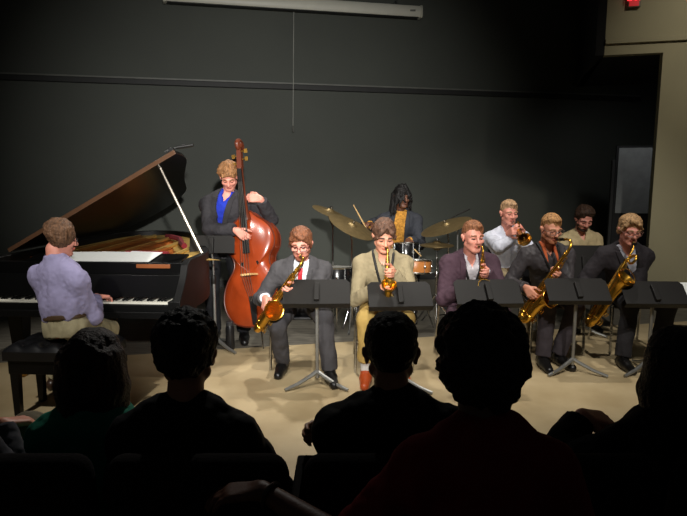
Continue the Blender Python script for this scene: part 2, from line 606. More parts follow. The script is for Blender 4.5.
        E(0.005, 0.050, 0.100, (0.050, 0.032, 0.016), 0.025)
    return sdf_obj(Fd, 'hair', m, root, org, noise)


def glasses_obj(c, M, s, root, org, rgb=(30, 22, 20)):
    mb = MB()
    for sx in (-1, 1):
        pts = []
        for k in range(16):
            a = 2 * math.pi * k / 16
            ca, sa = math.cos(a), math.sin(a)
            x = sx * 0.034 + 0.027 * math.copysign(abs(ca) ** 0.6, ca); z = 0.0 + 0.019 * math.copysign(abs(sa) ** 0.6, sa)
            pts.append(fr(c, M, x * s, (0.106 - 0.4 * max(0, abs(x) - 0.03)) * s, z * s))
        mb.tube(pts, 0.0026 * s, 6, closed=True)
        mb.tube([fr(c, M, sx * 0.062 * s, 0.094 * s, 0.006 * s), fr(c, M, sx * 0.084 * s, 0.07 * s, 0.008 * s), fr(c, M, sx * 0.088 * s, -0.015 * s, 0.004 * s)], 0.0024 * s, 6)
    mb.tube([fr(c, M, -0.008 * s, 0.107 * s, 0.004 * s), fr(c, M, 0, 0.111 * s, 0.007 * s), fr(c, M, 0.008 * s, 0.107 * s, 0.004 * s)], 0.0026 * s, 6)
    return mb.build('glasses', mat('glasses_%d' % rgb[0], rgb, 0.3), root, org)


def person(label, pel, neck, head, look, face, hands, feet, top, legs_rgb=(30, 30, 34), shoe_rgb=(16, 15, 15),
           hair=('short', (70, 50, 35)), skin='light', roll=0.0, glasses=None, beard=None, knee=None, elbow=None,
           s=SC, sh_w=0.172, stand=False, group=None, socks=None, belt=None, lip=True, torso_k=1.0, sit_low=False, cut_low=None, headk=1.0):
    """One performer or listener. hands/feet: dicts R, L. top: list of garment dicts from the inside out."""
    pel = np.asarray(pel, float); neck = np.asarray(neck, float); head = np.asarray(head, float)
    org = V3(pel[0], pel[1], 0)
    root = thing('person', label, 'person', org, group=group)
    fwd = nrm(V3(face[0], face[1], 0)); right = np.cross(fwd, V3(0, 0, 1))
    up = nrm(neck - pel); tf = nrm(np.cross(up, right)); T = [right, tf, up]      # torso frame
    HM = frame(look, roll=roll)
    hs = s * headk
    shd = {}; hip = {}
    for sd, sg in (('R', 1), ('L', -1)):
        shd[sd] = fr(neck, T, sg * sh_w * s, -0.012 * s, -0.088 * s)
        hip[sd] = fr(pel, T, sg * 0.088 * s, 0, 0)
    el = {}; wr = {}; kn = {}; an = {}
    for sd, sg in (('R', 1), ('L', -1)):
        hv = (elbow or {}).get(sd, right * sg * 0.55 - fwd * 0.25 + V3(0, 0, -0.8))
        el[sd], wr[sd] = ik(shd[sd], hands[sd][0], 0.30 * s, 0.265 * s, hv)
        fp = np.asarray(feet[sd][0], float)
        hk = (knee or {}).get(sd, fwd * 1.0 + V3(0, 0, 0.8) + right * sg * 0.15)
        kn[sd], an[sd] = ik(hip[sd], fp + V3(0, 0, 0.085 * s), 0.44 * s, 0.425 * s, hk)
    pts = np.array([pel, neck, head] + list(shd.values()) + list(el.values()) + list(wr.values()) + list(kn.values()) + list(an.values()))
    lo, hi = pts.min(0) - 0.27, pts.max(0) + 0.27
    lo[2] = max(lo[2], 0.0 if not cut_low else cut_low)

    lum = lerp(pel, neck, 0.38) - tf * 0.012; ch = lerp(pel, neck, 0.72) + tf * 0.008

    def torso(Fd, e, hem=0.0):
        fl = (tf, 0.66)
        k = torso_k
        Fd.cone(fr(pel, T, 0, 0, (-0.02 - hem) if stand else (hem if hem > 0.062 else -0.045)), lum, (0.150 * k + e) * s, (0.142 * k + e) * s, 0.03, fl, capa=True)
        Fd.cone(lum, ch, (0.142 * k + e) * s, (0.158 * k + e) * s, 0.04, fl)
        Fd.cone(ch, fr(neck, T, 0, -0.01, -0.085 * s), (0.158 * k + e) * s, (0.115 + e) * s, 0.04, fl)
        for sd, sg in (('R', 1), ('L', -1)):
            Fd.cone(fr(neck, T, sg * 0.03 * s, -0.012, -0.03 * s), shd[sd], (0.046 + e * 0.6) * s, (0.052 + e * 0.7) * s, 0.05)
            Fd.cone(fr(neck, T, sg * 0.09 * s, 0.02 * s, -0.15 * s), shd[sd] - up * 0.03, (0.068 + e) * s, (0.054 + e * .7) * s, 0.05)

    def sleeves(Fd, e, upto=1.0, arms=('R', 'L')):
        for sd in arms:
            Fd.cone(shd[sd], el[sd], (0.050 + e) * s, (0.041 + e) * s, 0.03, capb=upto < 0.5 and False)
            if upto >= 0.5:
                end = lerp(el[sd], wr[sd], (upto - 0.5) * 2)
                Fd.cone(el[sd], end, (0.042 + e) * s, (0.034 + e * 0.9) * s, 0.012, capb=True)

    # ---- body
    B = Field(lo, hi, 0.0062)
    torso(B, -0.022)
    for sd in 'RL':
        B.cone(shd[sd], el[sd], 0.043 * s, 0.036 * s, 0.02)
        B.cone(el[sd], wr[sd], 0.038 * s, 0.0255 * s, 0.015, )
        B.cone(hip[sd], kn[sd], 0.072 * s, 0.050 * s, 0.02)
        B.cone(kn[sd], an[sd], 0.050 * s, 0.034 * s, 0.02)
        h = hands[sd]
        hand_prims(B, wr[sd], h[1], h[2], sd, h[3], s, *(h[4:5]))
        td = nrm(V3(*feet[sd][1], 0))
        B.cone(an[sd] - V3(0, 0, 0.03), an[sd] - V3(0, 0, 0.055 * s) + td * 0.13 * s, 0.030 * s, 0.022 * s, 0.02)
    nb = fr(head, HM, 0, -0.03 * hs, -0.075 * hs)
    B.cone(fr(neck, T, 0, -0.012, -0.05 * s), nb, 0.058 * s, 0.053 * s, 0.02)
    head_prims(B, head, HM, hs)
    sk = mat('skin_' + skin, SKIN[skin], 0.5, var=0.08, scale=30, bump=0.08, bscale=120)
    hr = hair[1]
    ms = [sk, mat('eye_dark', (58, 40, 34), 0.3), mat('brow_%d_%d_%d' % hr, tuple(int(x * 0.9) for x in hr), 0.7),
          mat('lip_' + skin, tuple(int(a * b) for a, b in zip(SKIN[skin], (0.88, 0.70, 0.70))), 0.45),
          mat('beard_%d_%d_%d' % tuple(beard or hr), tuple(beard or hr), 0.8, var=0.4, scale=120, bump=0.4, bscale=200)]

    def fm(P):
        q = (P - head) / hs
        x, y, z = q @ HM[0], q @ HM[1], q @ HM[2]
        o = np.zeros(len(P), int); ax = np.abs(x)
        if beard:
            o[(z < -0.042) & (z > -0.13) & (y > 0.0) & ((z < -0.074) | (ax > 0.052 - 0.3 * (z + 0.042)) | ((z > -0.053) & (ax < 0.030))) & (ax < 0.08)] = 4
        o[(ax < 0.021) & (z < -0.053) & (z > -0.072) & (y > 0.07)] = 3
        o[(ax > 0.018) & (ax < 0.046) & (np.abs(z - 0.000) < 0.0052) & (y > 0.05)] = 1
        o[(ax > 0.013) & (ax < 0.052) & (np.abs(z - 0.026 + 0.15 * np.maximum(0, ax - 0.035)) < 0.006) & (y > 0.04)] = 2
        return o
    b = sdf_obj(B, 'body', ms, root, org, mats_fn=fm)

    # ---- trousers, shoes
    G = Field(lo, hi, 0.0072)
    G.cone(fr(pel, T, 0, 0, -0.05), fr(pel, T, 0, 0, 0.09 * s), 0.158 * s * torso_k, 0.150 * s * torso_k, 0.02, (tf, 0.68), capa=True, capb=True)
    for sd in 'RL':
        G.cone(hip[sd], kn[sd], 0.090 * s, 0.072 * s, 0.03)
        end = lerp(kn[sd], an[sd], 0.80 if socks else 0.99)
        G.cone(kn[sd], end, 0.070 * s, 0.062 * s, 0.02, capb=True)
    tm = mat('trousers_%d_%d_%d' % legs_rgb, legs_rgb, 0.85, var=0.10, scale=14, bump=0.35, bscale=26, spec=0.25)
    sdf_obj(G, 'trousers', tm, root, org, [(0.006, (15, 15, 10)), (0.005, (34, 34, 14), 4.0)])
    for sd in 'RL':
        td = nrm(V3(*feet[sd][1], 0)); a = an[sd]; fz = feet[sd][0][2]
        s0 = V3(a[0], a[1], fz)
        A = Field(s0 - V3(0.25, 0.25, 0.02) * s, s0 + V3(0.25, 0.25, 0.2) * s, 0.0055)
        A.cone(s0 - td * 0.045 * s + V3(0, 0, 0.042 * s), s0 + td * 0.06 * s + V3(0, 0, 0.045 * s), 0.042 * s, 0.044 * s, 0.02)
        A.cone(s0 + td * 0.06 * s + V3(0, 0, 0.040 * s), s0 + td * 0.19 * s + V3(0, 0, 0.026 * s), 0.047 * s, 0.034 * s, 0.02)
        A.cone(s0 + V3(0, 0, 0.05 * s), a + V3(0, 0, 0.02), 0.042 * s, 0.045 * s, 0.02, capb=True)
        A.D = np.maximum(A.D, (fz + 0.004 - A.grid()[2]).astype(np.float32) + 0 * A.D)
        sh = sdf_obj(A, 'shoe', mat('shoe_%d_%d_%d' % shoe_rgb, shoe_rgb, 0.35, var=0.1), root, org)
        if socks:
            K = Field(np.minimum(a, kn[sd]) - 0.1, np.maximum(a, kn[sd]) + 0.1, 0.006)
            K.cone(a - V3(0, 0, 0.03), lerp(a, kn[sd], 0.4), 0.042 * s, 0.048 * s, 0.01)
            sdf_obj(K, 'sock', mat('sock_%d' % socks[0], socks, 0.9), root, org)
    # ---- upper garments
    for g in top:
        G = Field(lo, hi, 0.0068)
        e = g.get('e', 0.006)
        kind = g['kind']
        gm = mat('cloth_%d_%d_%d' % g['rgb'], g['rgb'], g.get('rough', 0.85), var=g.get('var', 0.08), scale=g.get('scale', 18), bump=0.35, bscale=24, spec=0.25)
        if kind in ('shirt', 'tshirt', 'jacket', 'vest'):
            torso(G, e, g.get('hem', 0.06))
            for cl in g.get('skirt', ()):                                      # cloth falling below the waist
                G.cone(*cl, 0.04)
            if kind == 'shirt' and g.get('collar', True):
                G.cone(fr(neck, T, 0, -0.014, -0.03 * s), lerp(fr(neck, T, 0, -0.012, 0), nb, g.get('ch', 0.30)), 0.072 * s, 0.066 * s, 0.012, capb=True)
            if kind == 'jacket':
                G.cone(fr(neck, T, 0, -0.02, -0.04 * s), lerp(fr(neck, T, 0, -0.025, 0), nb, 0.30), 0.080 * s, 0.074 * s, 0.02, capb=True)
        u, v, wv = [a / s for a in G.local(neck, T)]
        if kind == 'shirt' and 'tie' not in g and g.get('collar', True):
            hw = np.clip(0.036 * (1 + wv / g.get('vee', 0.055)), 0.0, 0.036)
            G.D = np.maximum(G.D, (np.minimum(np.minimum(hw - np.abs(u), v), hw * 4 - 0.002) * s).astype(np.float32))
        D0 = G.D.copy()
        if kind == 'jacket':
            bt, hw0 = g.get('button', 0.34), g.get('open', 0.062)
            if bt:
                hw = np.clip(hw0 * (1 - (-wv) / bt), 0.0, 0.08) + np.clip((-wv - bt - 0.05) * 0.35, 0, 0.09)
            else:
                hw = hw0 + 0.09 * np.clip(-wv - 0.1, 0, 1) + 0 * wv
            cut = np.minimum(np.minimum(hw - np.abs(u), v + 0.005), hw * 3 - 0.002)
            G.D = np.maximum(G.D, (cut * s).astype(np.float32))
            rgn = np.maximum(np.maximum(hw - np.abs(u), np.abs(u) - hw - np.clip(0.052 - 0.10 * np.abs(-wv - 0.13), 0.004, 0.06)),
                             np.maximum(np.maximum(-v, wv + 0.0), -wv - (bt or 0.34)))
            lap = np.maximum(D0 - 0.008, (rgn * s).astype(np.float32))
            L2 = Field(lo, hi, 0.0068); L2.D = lap.astype(np.float32)
            sdf_obj(L2, 'lapels', gm, root, org)
        if kind != 'vest':
            sleeves(G, e, {'shirt': g.get('upto', 0.97), 'tshirt': 0.3, 'jacket': g.get('upto', 0.94)}[kind])
        sdf_obj(G, kind.replace('tshirt', 't_shirt'), gm, root, org, g.get('noise', [(0.006, 11, g['rgb'][0] * 0.1), (0.006, (26, 26, 9), 5.0), (0.003, 48, 9.0)]))
        def extra(name, rgb, rgn, lift, rough=0.7, noise=()):
            X = Field(lo, hi, 0.006) if False else Field(lo, hi, 0.0068)
            X.D = np.maximum(D0 - lift, (rgn * s).astype(np.float32)).astype(np.float32)
            return sdf_obj(X, name, mat('%s_%d_%d_%d' % ((name,) + rgb), rgb, rough), root, org, noise)
        if 'tie' in g:
            hw = 0.018 + 0.075 * np.clip(-wv - 0.05, 0, 0.45) - 0.0 * u
            extra('tie', g['tie'], np.maximum(np.maximum(np.abs(u) - np.minimum(hw, 0.045), -v), np.maximum(wv - 0.008, -wv - 0.43)), 0.010)
        if 'strap' in g:
            hw = np.clip(0.072 * (1 - (-wv) / 0.30), 0.0, 1)
            extra('neck_strap', g['strap'], np.maximum(np.maximum(np.abs(np.abs(u) - hw) - 0.011, -v - 0.03), np.maximum(wv - 0.035, -wv - 0.30)), 0.012)
        if 'placket' in g:
            extra('placket', g['placket'], np.maximum(np.maximum(np.abs(u) - 0.014, -v), np.maximum(wv + 0.02, -wv - 0.5)), 0.005)
        if 'collar_rgb' in g:
            rg = np.maximum(np.maximum(0.030 + 0.10 * np.clip(-wv, 0, 1) - np.abs(u), np.abs(u) - 0.060), np.maximum(-v - 0.02, -wv - 0.10))
            for sg in (-1, 1): extra('collar', g['collar_rgb'], np.maximum(rg, -u * sg), 0.009)
    if belt:
        X = Field(lo, hi, 0.0065)
        X.cone(fr(pel, T, 0, 0, 0.065 * s), fr(pel, T, 0, 0, 0.10 * s), 0.163 * s * torso_k, 0.158 * s * torso_k, 0.01, (tf, 0.70), capa=True, capb=True)
        sdf_obj(X, 'belt', mat('belt', belt, 0.5), root, org)
    hair_obj(root, hair[0], hr, head, HM, hs, root, org)
    if glasses: glasses_obj(head, HM, hs, root, org, glasses)
    return dict(root=root, org=org, T=T, HM=HM, head=head, hs=hs, shd=shd, wr=wr, el=el, kn=kn, an=an, neck=neck, fwd=fwd, right=right,
                mouth=fr(head, HM, 0, 0.092 * hs, -0.062 * hs))
# ------------------------------------------------------------------ room
WY, WS = 8.5, math.tan(R(12))                       # back wall: y = WY + WS * x
wd = nrm(V3(1, WS, 0)); wn = V3(wd[1], -wd[0], 0)   # along the wall, and out of it towards the stage


def wallp(s, z, off=0.0):
    return V3(0, WY, 0) + wd * s + wn * off + V3(0, 0, z)


def floor_material():
    m = bpy.data.materials.new('stage_floor'); m.use_nodes = True
    nt = m.node_tree; b = nt.nodes['Principled BSDF']; L = nt.links.new; N = nt.nodes.new
    tc = N('ShaderNodeTexCoord'); sx = N('ShaderNodeSeparateXYZ'); L(tc.outputs['Object'], sx.inputs[0])
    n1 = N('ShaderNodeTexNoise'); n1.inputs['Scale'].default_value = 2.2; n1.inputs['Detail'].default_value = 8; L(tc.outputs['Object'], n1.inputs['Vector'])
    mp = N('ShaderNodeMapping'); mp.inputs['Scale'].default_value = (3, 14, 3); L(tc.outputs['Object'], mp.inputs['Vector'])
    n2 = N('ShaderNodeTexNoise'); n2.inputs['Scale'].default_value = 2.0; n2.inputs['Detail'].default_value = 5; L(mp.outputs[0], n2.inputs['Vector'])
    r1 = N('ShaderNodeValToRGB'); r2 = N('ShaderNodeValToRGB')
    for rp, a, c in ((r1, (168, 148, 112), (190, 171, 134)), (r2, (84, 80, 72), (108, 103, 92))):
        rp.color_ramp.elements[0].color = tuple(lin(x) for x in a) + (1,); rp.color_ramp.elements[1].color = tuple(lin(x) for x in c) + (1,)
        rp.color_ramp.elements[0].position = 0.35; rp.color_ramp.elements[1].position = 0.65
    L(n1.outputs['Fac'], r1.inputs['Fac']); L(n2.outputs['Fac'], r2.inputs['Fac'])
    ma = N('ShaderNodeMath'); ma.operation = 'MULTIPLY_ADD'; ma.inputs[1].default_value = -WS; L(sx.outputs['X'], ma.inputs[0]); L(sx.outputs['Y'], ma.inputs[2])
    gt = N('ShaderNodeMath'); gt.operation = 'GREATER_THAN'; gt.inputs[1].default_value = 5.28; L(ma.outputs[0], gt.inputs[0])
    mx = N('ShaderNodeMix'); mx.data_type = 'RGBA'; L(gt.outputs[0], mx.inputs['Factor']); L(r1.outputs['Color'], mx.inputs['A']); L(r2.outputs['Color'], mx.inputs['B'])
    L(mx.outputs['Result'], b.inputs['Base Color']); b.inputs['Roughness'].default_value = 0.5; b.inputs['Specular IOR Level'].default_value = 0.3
    return m


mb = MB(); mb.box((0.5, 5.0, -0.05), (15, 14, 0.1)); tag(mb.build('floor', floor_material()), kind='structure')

wall_m = mat('black_wall_paint', (68, 71, 64), 0.7, var=0.06, scale=1.3, bump=0.05, bscale=30)
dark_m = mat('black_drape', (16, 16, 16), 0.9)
mb = MB(); mb.prism([(-8, 0), (5.6, 0), (5.6, 5.4), (-8, 5.4)], lambda x, y, t: wallp(x, y, t), 0.0, -0.15)
tag(mb.build('wall_back', wall_m), kind='structure')
mb = MB(); mb.prism([(-8, 0), (5.6, 0), (5.6, 0.1), (-8, 0.1)], lambda x, y, t: wallp(x, y, t), 0.0, 0.015)
tag(mb.build('baseboard_back', mat('baseboard_black', (24, 24, 23), 0.6)), kind='structure')
# the rail along the wall
zr = at(290, 88, WY - 0.1)[2]
mb = MB(); mb.prism([(-8, 0), (5.0, 0), (5.0, 0.075), (-8, 0.075)], lambda x, y, t: wallp(x, zr - 0.04 + y, t), 0.0, 0.06)
tag(mb.build('trim_1', mat('rail_shade', (30, 30, 28), 0.6), bev=0.008), kind='structure')  # darkened colour stands in for the shade on the rail's underside
mb = MB(); mb.prism([(-8, 0), (5.0, 0), (5.0, 0.022), (-8, 0.022)], lambda x, y, t: wallp(x, zr + 0.036 + y, t), 0.0, 0.045)
tag(mb.build('trim_highlight', mat('rail_highlight', (96, 97, 90), 0.5)), kind='structure')  # added pale strip, paints the highlight along the rail's top

# beige side wall with an opening
bd = nrm(V3(1, -0.238, 0)); bn = V3(bd[1], -bd[0], 0)     # bn points to the audience side
b0 = at(604, 60, 7.0); b0[2] = 0


def beige(s, z, off=0.0):
    return b0 + bd * s + bn * off + V3(0, 0, z)


def on_beige(px, py):
    """Point of the side wall seen at px, py (s along it, z)."""
    a = at(px, py, 1.0) - V3(0, 0, H)
    n2 = np.array((bd[1], -bd[0], 0)); t = (b0 @ n2) / (a @ n2)
    p = a * t + V3(0, 0, H)
    return float((p - b0) @ bd), float(p[2])


s1, z1 = on_beige(661, 55); s2, _ = on_beige(651, 240); s1 = (s1 + s2) / 2
_, z0 = on_beige(603, 53)
zo = (z0 + z1) / 2
beige_m = mat('beige_wall_paint', (152, 145, 116), 0.8, var=0.04, scale=2.0, bump=0.04, bscale=40)
mb = MB(); mb.prism([(0, zo), (s1, zo), (s1, 0), (5, 0), (5, 5.4), (0, 5.4)], lambda x, y, t: beige(x, y, t), 0.0, -0.12)
tag(mb.build('wall_right', beige_m), kind='structure')
_, zt = on_beige(645, 40)
mb = MB(); mb.prism([(0, zt - 0.03), (5, zt - 0.03), (5, zt + 0.03), (0, zt + 0.03)], lambda x, y, t: beige(x, y, t), 0.0, 0.03)
tag(mb.build('trim_2', beige_m, bev=0.006), kind='structure')
# black return wall behind it, above the opening, and the passage
q = b0 + V3(0.75, 2.4, 0)
e0 = b0 - bn * 0.0
nn = nrm(V3(q[1] - e0[1], -(q[0] - e0[0]), 0))
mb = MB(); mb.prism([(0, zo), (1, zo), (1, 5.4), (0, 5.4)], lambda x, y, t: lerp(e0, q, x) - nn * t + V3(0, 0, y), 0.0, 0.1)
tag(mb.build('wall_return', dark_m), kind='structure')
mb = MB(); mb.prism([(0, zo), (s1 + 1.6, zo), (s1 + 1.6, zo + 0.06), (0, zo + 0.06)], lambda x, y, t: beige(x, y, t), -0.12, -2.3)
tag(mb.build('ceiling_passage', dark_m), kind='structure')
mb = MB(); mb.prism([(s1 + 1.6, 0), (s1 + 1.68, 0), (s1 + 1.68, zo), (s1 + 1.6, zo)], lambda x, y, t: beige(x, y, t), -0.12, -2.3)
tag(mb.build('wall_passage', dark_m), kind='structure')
# the grey door leaf standing in the passage
d0 = at(617, 146, 8.3); d1 = at(654, 146, 8.2); dtop = d0[2]
dd = nrm(V3(*(d1 - d0)[:2], 0)); dn = V3(dd[1], -dd[0], 0); dw = float(np.linalg.norm((d1 - d0)[:2]))
zl = at(617, 213, 8.3)[2]
dr = tag(MB().prism([(0, 0.01), (dw, 0.01), (dw, dtop), (0, dtop)], lambda x, y, t: V3(d0[0], d0[1], 0) + dd * x + dn * t + V3(0, 0, y), 0.0, -0.045)
         .build('door_1', mat('door_black', (20, 20, 20), 0.6)), kind='structure')
MB().prism([(0.03, zl), (dw - 0.02, zl), (dw - 0.02, dtop - 0.03), (0.03, dtop - 0.03)], lambda x, y, t: V3(d0[0], d0[1], 0) + dd * x + dn * t + V3(0, 0, y), 0.0, 0.012).build('panel', mat('door_grey', (150, 152, 150), 0.6), dr)
MB().prism([(-0.05, 0), (-0.01, 0), (-0.01, dtop - 0.2), (-0.05, dtop - 0.2)], lambda x, y, t: V3(d0[0], d0[1], 0) + dd * x + dn * t + V3(0, 0, y), 0.02, -0.06).build('door_frame', mat('door_edge', (44, 44, 42), 0.6), dr)

spot('door_panel_fill', beige(0.9, zo - 0.15, -0.35), (np.array(d0) + np.array(d1)) / 2 - V3(0, 0, 0.6), 15, 120, 1.0, 0.1, (0.95, 0.97, 1.0))  # unseen fill light, added to brighten the grey door panel
# exit sign on the side wall
sx, sz = on_beige(632, 2)
es = thing('exit_sign', 'red lit exit sign high on the beige side wall', 'sign', beige(sx, sz + 0.02, 0.0))
oe = es.location
f_e = lambda x, y, t: beige(sx, sz + 0.02, 0) + bd * (x * 0.60 + 0.01) + bn * t + V3(0, 0, y)
MB().prism([(-0.10, -0.09), (0.13, -0.09), (0.13, 0.10), (-0.10, 0.10)], f_e, 0.0, 0.05).build('housing', mat('sign_housing', (120, 112, 92), 0.5), es, oe, bev=0.005)
MB().prism([(-0.085, -0.08), (0.09, -0.08), (0.09, 0.09), (-0.085, 0.09)], f_e, 0.05, 0.056).build('face', mat('sign_face', (150, 14, 22), 0.4, emit=0.9), es, oe)
td_ = bpy.data.curves.new('lettering', 'FONT'); td_.body = 'EXIT'; td_.size = 0.085; td_.align_x = 'CENTER'; td_.align_y = 'CENTER'; td_.extrude = 0.003
td_.space_character = 0.9
td_.materials.append(mat('sign_letters', (255, 60, 70), 0.4, emit=1.6))
tmp_ = bpy.data.objects.new('lettering_source', td_); COL.objects.link(tmp_); bpy.context.view_layer.update()
me_ = bpy.data.meshes.new_from_object(tmp_); bpy.data.objects.remove(tmp_)
to = bpy.data.objects.new('lettering', me_); COL.objects.link(to); to.parent = es
to.matrix_local = Matrix.Translation(Vector(f_e(0.003, 0.005, 0.06)) - oe) @ Matrix((Vector(bd), Vector((0, 0, 1)), Vector(bn))).transposed().to_4x4()

# projection screen case, wire and pull cord
p0, p1 = at(163, -2, 7.75), at(421, 10.5, 7.75 + 0.21 * 3.56)
sd_ = nrm(V3(*(p1 - p0)[:2], 0)); sn = V3(sd_[1], -sd_[0], 0); sl = float(np.linalg.norm((p1 - p0)[:2]))
zc = (p0[2] + p1[2]) / 2
f_s = lambda x, y, t: V3(p0[0], p0[1], zc) + sd_ * x + sn * t + V3(0, 0, y)
sc_ = thing('projection_screen', 'long cream projection screen case hanging high before the black wall', 'projector screen', f_s(sl / 2, 0, 0))
osc = np.array(sc_.location)
cream = mat('screen_case', (205, 203, 188), 0.45, var=0.03)
prof = [(-0.07, -0.055), (-0.05, -0.075), (0.05, -0.075), (0.07, -0.05), (0.07, 0.05), (0.05, 0.075), (-0.05, 0.075), (-0.07, 0.05)]
MB().prism(prof, lambda x, y, t: f_s(t, y, x), 0.02, sl - 0.02).build('case', cream, sc_, osc)
for xe in (0.0, sl - 0.03):
    MB().prism([(a * 1.12, b_ * 1.12) for a, b_ in prof], lambda x, y, t: f_s(t, y, x), xe, xe + 0.03).build('end_cap', mat('screen_cap', (190, 188, 172), 0.4), sc_, osc)
MB().prism([(-0.045, 0), (0.045, 0), (0.045, 0.012), (-0.045, 0.012)], lambda x, y, t: f_s(0.05 + t, y - 0.085, x), 0, sl - 0.1).build('bottom_bar', mat('screen_bar', (34, 34, 32), 0.5), sc_, osc)
MB().box(f_s(sl - 0.16, 0.0, 0.072), (0.10, 0.008, 0.025)).build('badge', mat('badge_grey', (110, 108, 100), 0.4), sc_, osc)
for hx in (sl - 0.38, 0.5):
    mb = MB(); mb.tube([f_s(hx - 0.03, 0.07, 0), f_s(hx, 0.16, 0), f_s(hx, 0.9, 0)], 0.006, 6); mb.tube([f_s(hx + 0.03, 0.07, 0), f_s(hx, 0.16, 0)], 0.006, 6)
    mb.build('hanger', mat('steel', (150, 150, 148), 0.3, 1.0), sc_, osc)
a, b_ = at(294, 18, 8.2), at(293, 128, 8.2)
cd = thing('pull_cord', 'thin pale pull cord hanging down the black wall below the screen', 'cord', b_)
MB().tube([(a[0], a[1], a[2] + 0.2), tuple(b_)], 0.006, 6).build('cord', mat('cord_grey', (150, 150, 142), 0.7), cd, b_)
MB().lathe([(0.004, 0), (0.014, 0.01), (0.016, 0.06), (0.01, 0.09)], b_ - V3(0, 0, 0.06), n=10).build('pull', mat('cord_pull', (84, 84, 78), 0.6), cd, b_)

# ------------------------------------------------------------------ grand piano
KZ = 0.67
K1, K0 = ground(165, 310, KZ), ground(12, 297, KZ)
pd_ = nrm(V3(*(K1 - K0)[:2], 0)); pc = (K0 + K1) / 2; pc[2] = 0
prz = R(-4.0); pc[0] -= 0.05; pd_ = V3(math.cos(prz), math.sin(prz), 0); klen = float(np.linalg.norm((K1 - K0)[:2]))
kw = klen / 2
HW = kw + 0.095
blk = mat('piano_black', (9, 9, 9), 0.3, var=0.02, spec=0.3, coat=0.0)
gold = mat('piano_plate', (214, 176, 98), 0.45, 0.6, var=0.12, scale=10)
wood = mat('soundboard', (214, 122, 50), 0.45, var=0.15, scale=6)
pn = thing('grand_piano', 'black grand piano with its lid propped open showing the gold frame', 'piano', pc, prz)
LEN = 2.30
bent = spline([(HW, 0.45), (HW - 0.015, 0.62), (HW - 0.07, 0.85), (HW - 0.19, 1.12), (HW - 0.33, 1.42), (HW - 0.45, 1.72), (HW - 0.55, 2.0), (HW - 0.66, 2.25), (-0.05, 2.46), (-0.28, 2.60), (-0.52, 2.58), (-HW + 0.06, 2.42), (-HW, 2.15)], 6)
bent = [tuple(p) for p in bent]
outer = [(HW, -0.06)] + bent + [(-HW, -0.06)]


def inset(pl, d):
    out = []
    n = len(pl)
    for i in range(n):
        p0_, p1_, p2_ = np.array(pl[i - 1]), np.array(pl[i]), np.array(pl[(i + 1) % n])
        t = nrm(p2_ - p0_); nn_ = np.array((-t[1], t[0]))
        out.append(tuple(p1_ + nn_ * d))
    return out


RIM0, RIM1 = KZ - 0.08, KZ + 0.30
ring_o = [(HW, 0.30)] + bent + [(-HW, 0.30)]
ring_i = inset(ring_o, 0.055)
ring_i[0] = (HW - 0.055, 0.30); ring_i[-1] = (-HW + 0.055, 0.30)
mb = MB(); n_ = len(ring_o)
vs = []
for pl in (ring_o, ring_i):
    for z in (RIM0, RIM1): vs += [(x, y, z) for x, y in pl]
fs = []
for i in range(n_ - 1):
    j = i + 1
    fs += [(i, j, n_ + j, n_ + i), (2 * n_ + j, 2 * n_ + i, 3 * n_ + i, 3 * n_ + j), (n_ + i, n_ + j, 3 * n_ + j, 3 * n_ + i), (j, i, 2 * n_ + i, 2 * n_ + j)]
fs += [(0, n_, 3 * n_, 2 * n_), (n_ - 1, 3 * n_ - 1, 4 * n_ - 1, 2 * n_ - 1)] if False else []
mb._add(vs, fs)
# arms and cheeks beside the keys
for sx_ in (-1, 1):
    prof = [(-0.06, KZ - 0.08), (0.32, KZ - 0.08), (0.32, RIM1), (0.20, RIM1), (0.13, RIM1 - 0.03), (0.09, RIM1 - 0.11), (0.03, RIM1 - 0.18), (-0.03, KZ + 0.06), (-0.06, KZ + 0.03)]
    mb.prism(prof, lambda x, y, t: V3(sx_ * t, x, y), HW - 0.055, HW)
    mb.box((sx_ * (kw + 0.022), 0.05, KZ), (0.042, 0.2, 0.06))
mb.box((0, 0.12, KZ - 0.065), (2 * HW - 0.02, 0.40, 0.05)); mb.box((0, -0.035, KZ - 0.02), (2 * HW - 0.14, 0.03, 0.05))
mb.build('case', mat('piano_case', (9, 9, 9), 0.5, var=0.02, spec=0.2), pn, bev=0.004)
MB().box((0, 0.165, KZ + 0.10), (2 * kw + 0.12, 0.03, 0.17), Matrix.Rotation(R(-12), 3, 'X')).build('fallboard', blk, pn, bev=0.004)
mb = MB(); ww = klen / 52
for i in range(52): mb.box((-kw + (i + 0.5) * ww, 0.072, KZ), (ww - 0.0012, 0.145, 0.022))
mb.build('white_keys', mat('key_ivory', (225, 222, 208), 0.3, var=0.02), pn, smooth=False)
mb = MB()
for i in range(51):
    if (i % 7) in (0, 2, 3, 5, 6): mb.box((-kw + (i + 1) * ww, 0.097, KZ + 0.017), (ww * 0.55, 0.092, 0.016), taper=1.1)
mb.build('black_keys', mat('key_ebony', (10, 10, 10), 0.3), pn, smooth=False)
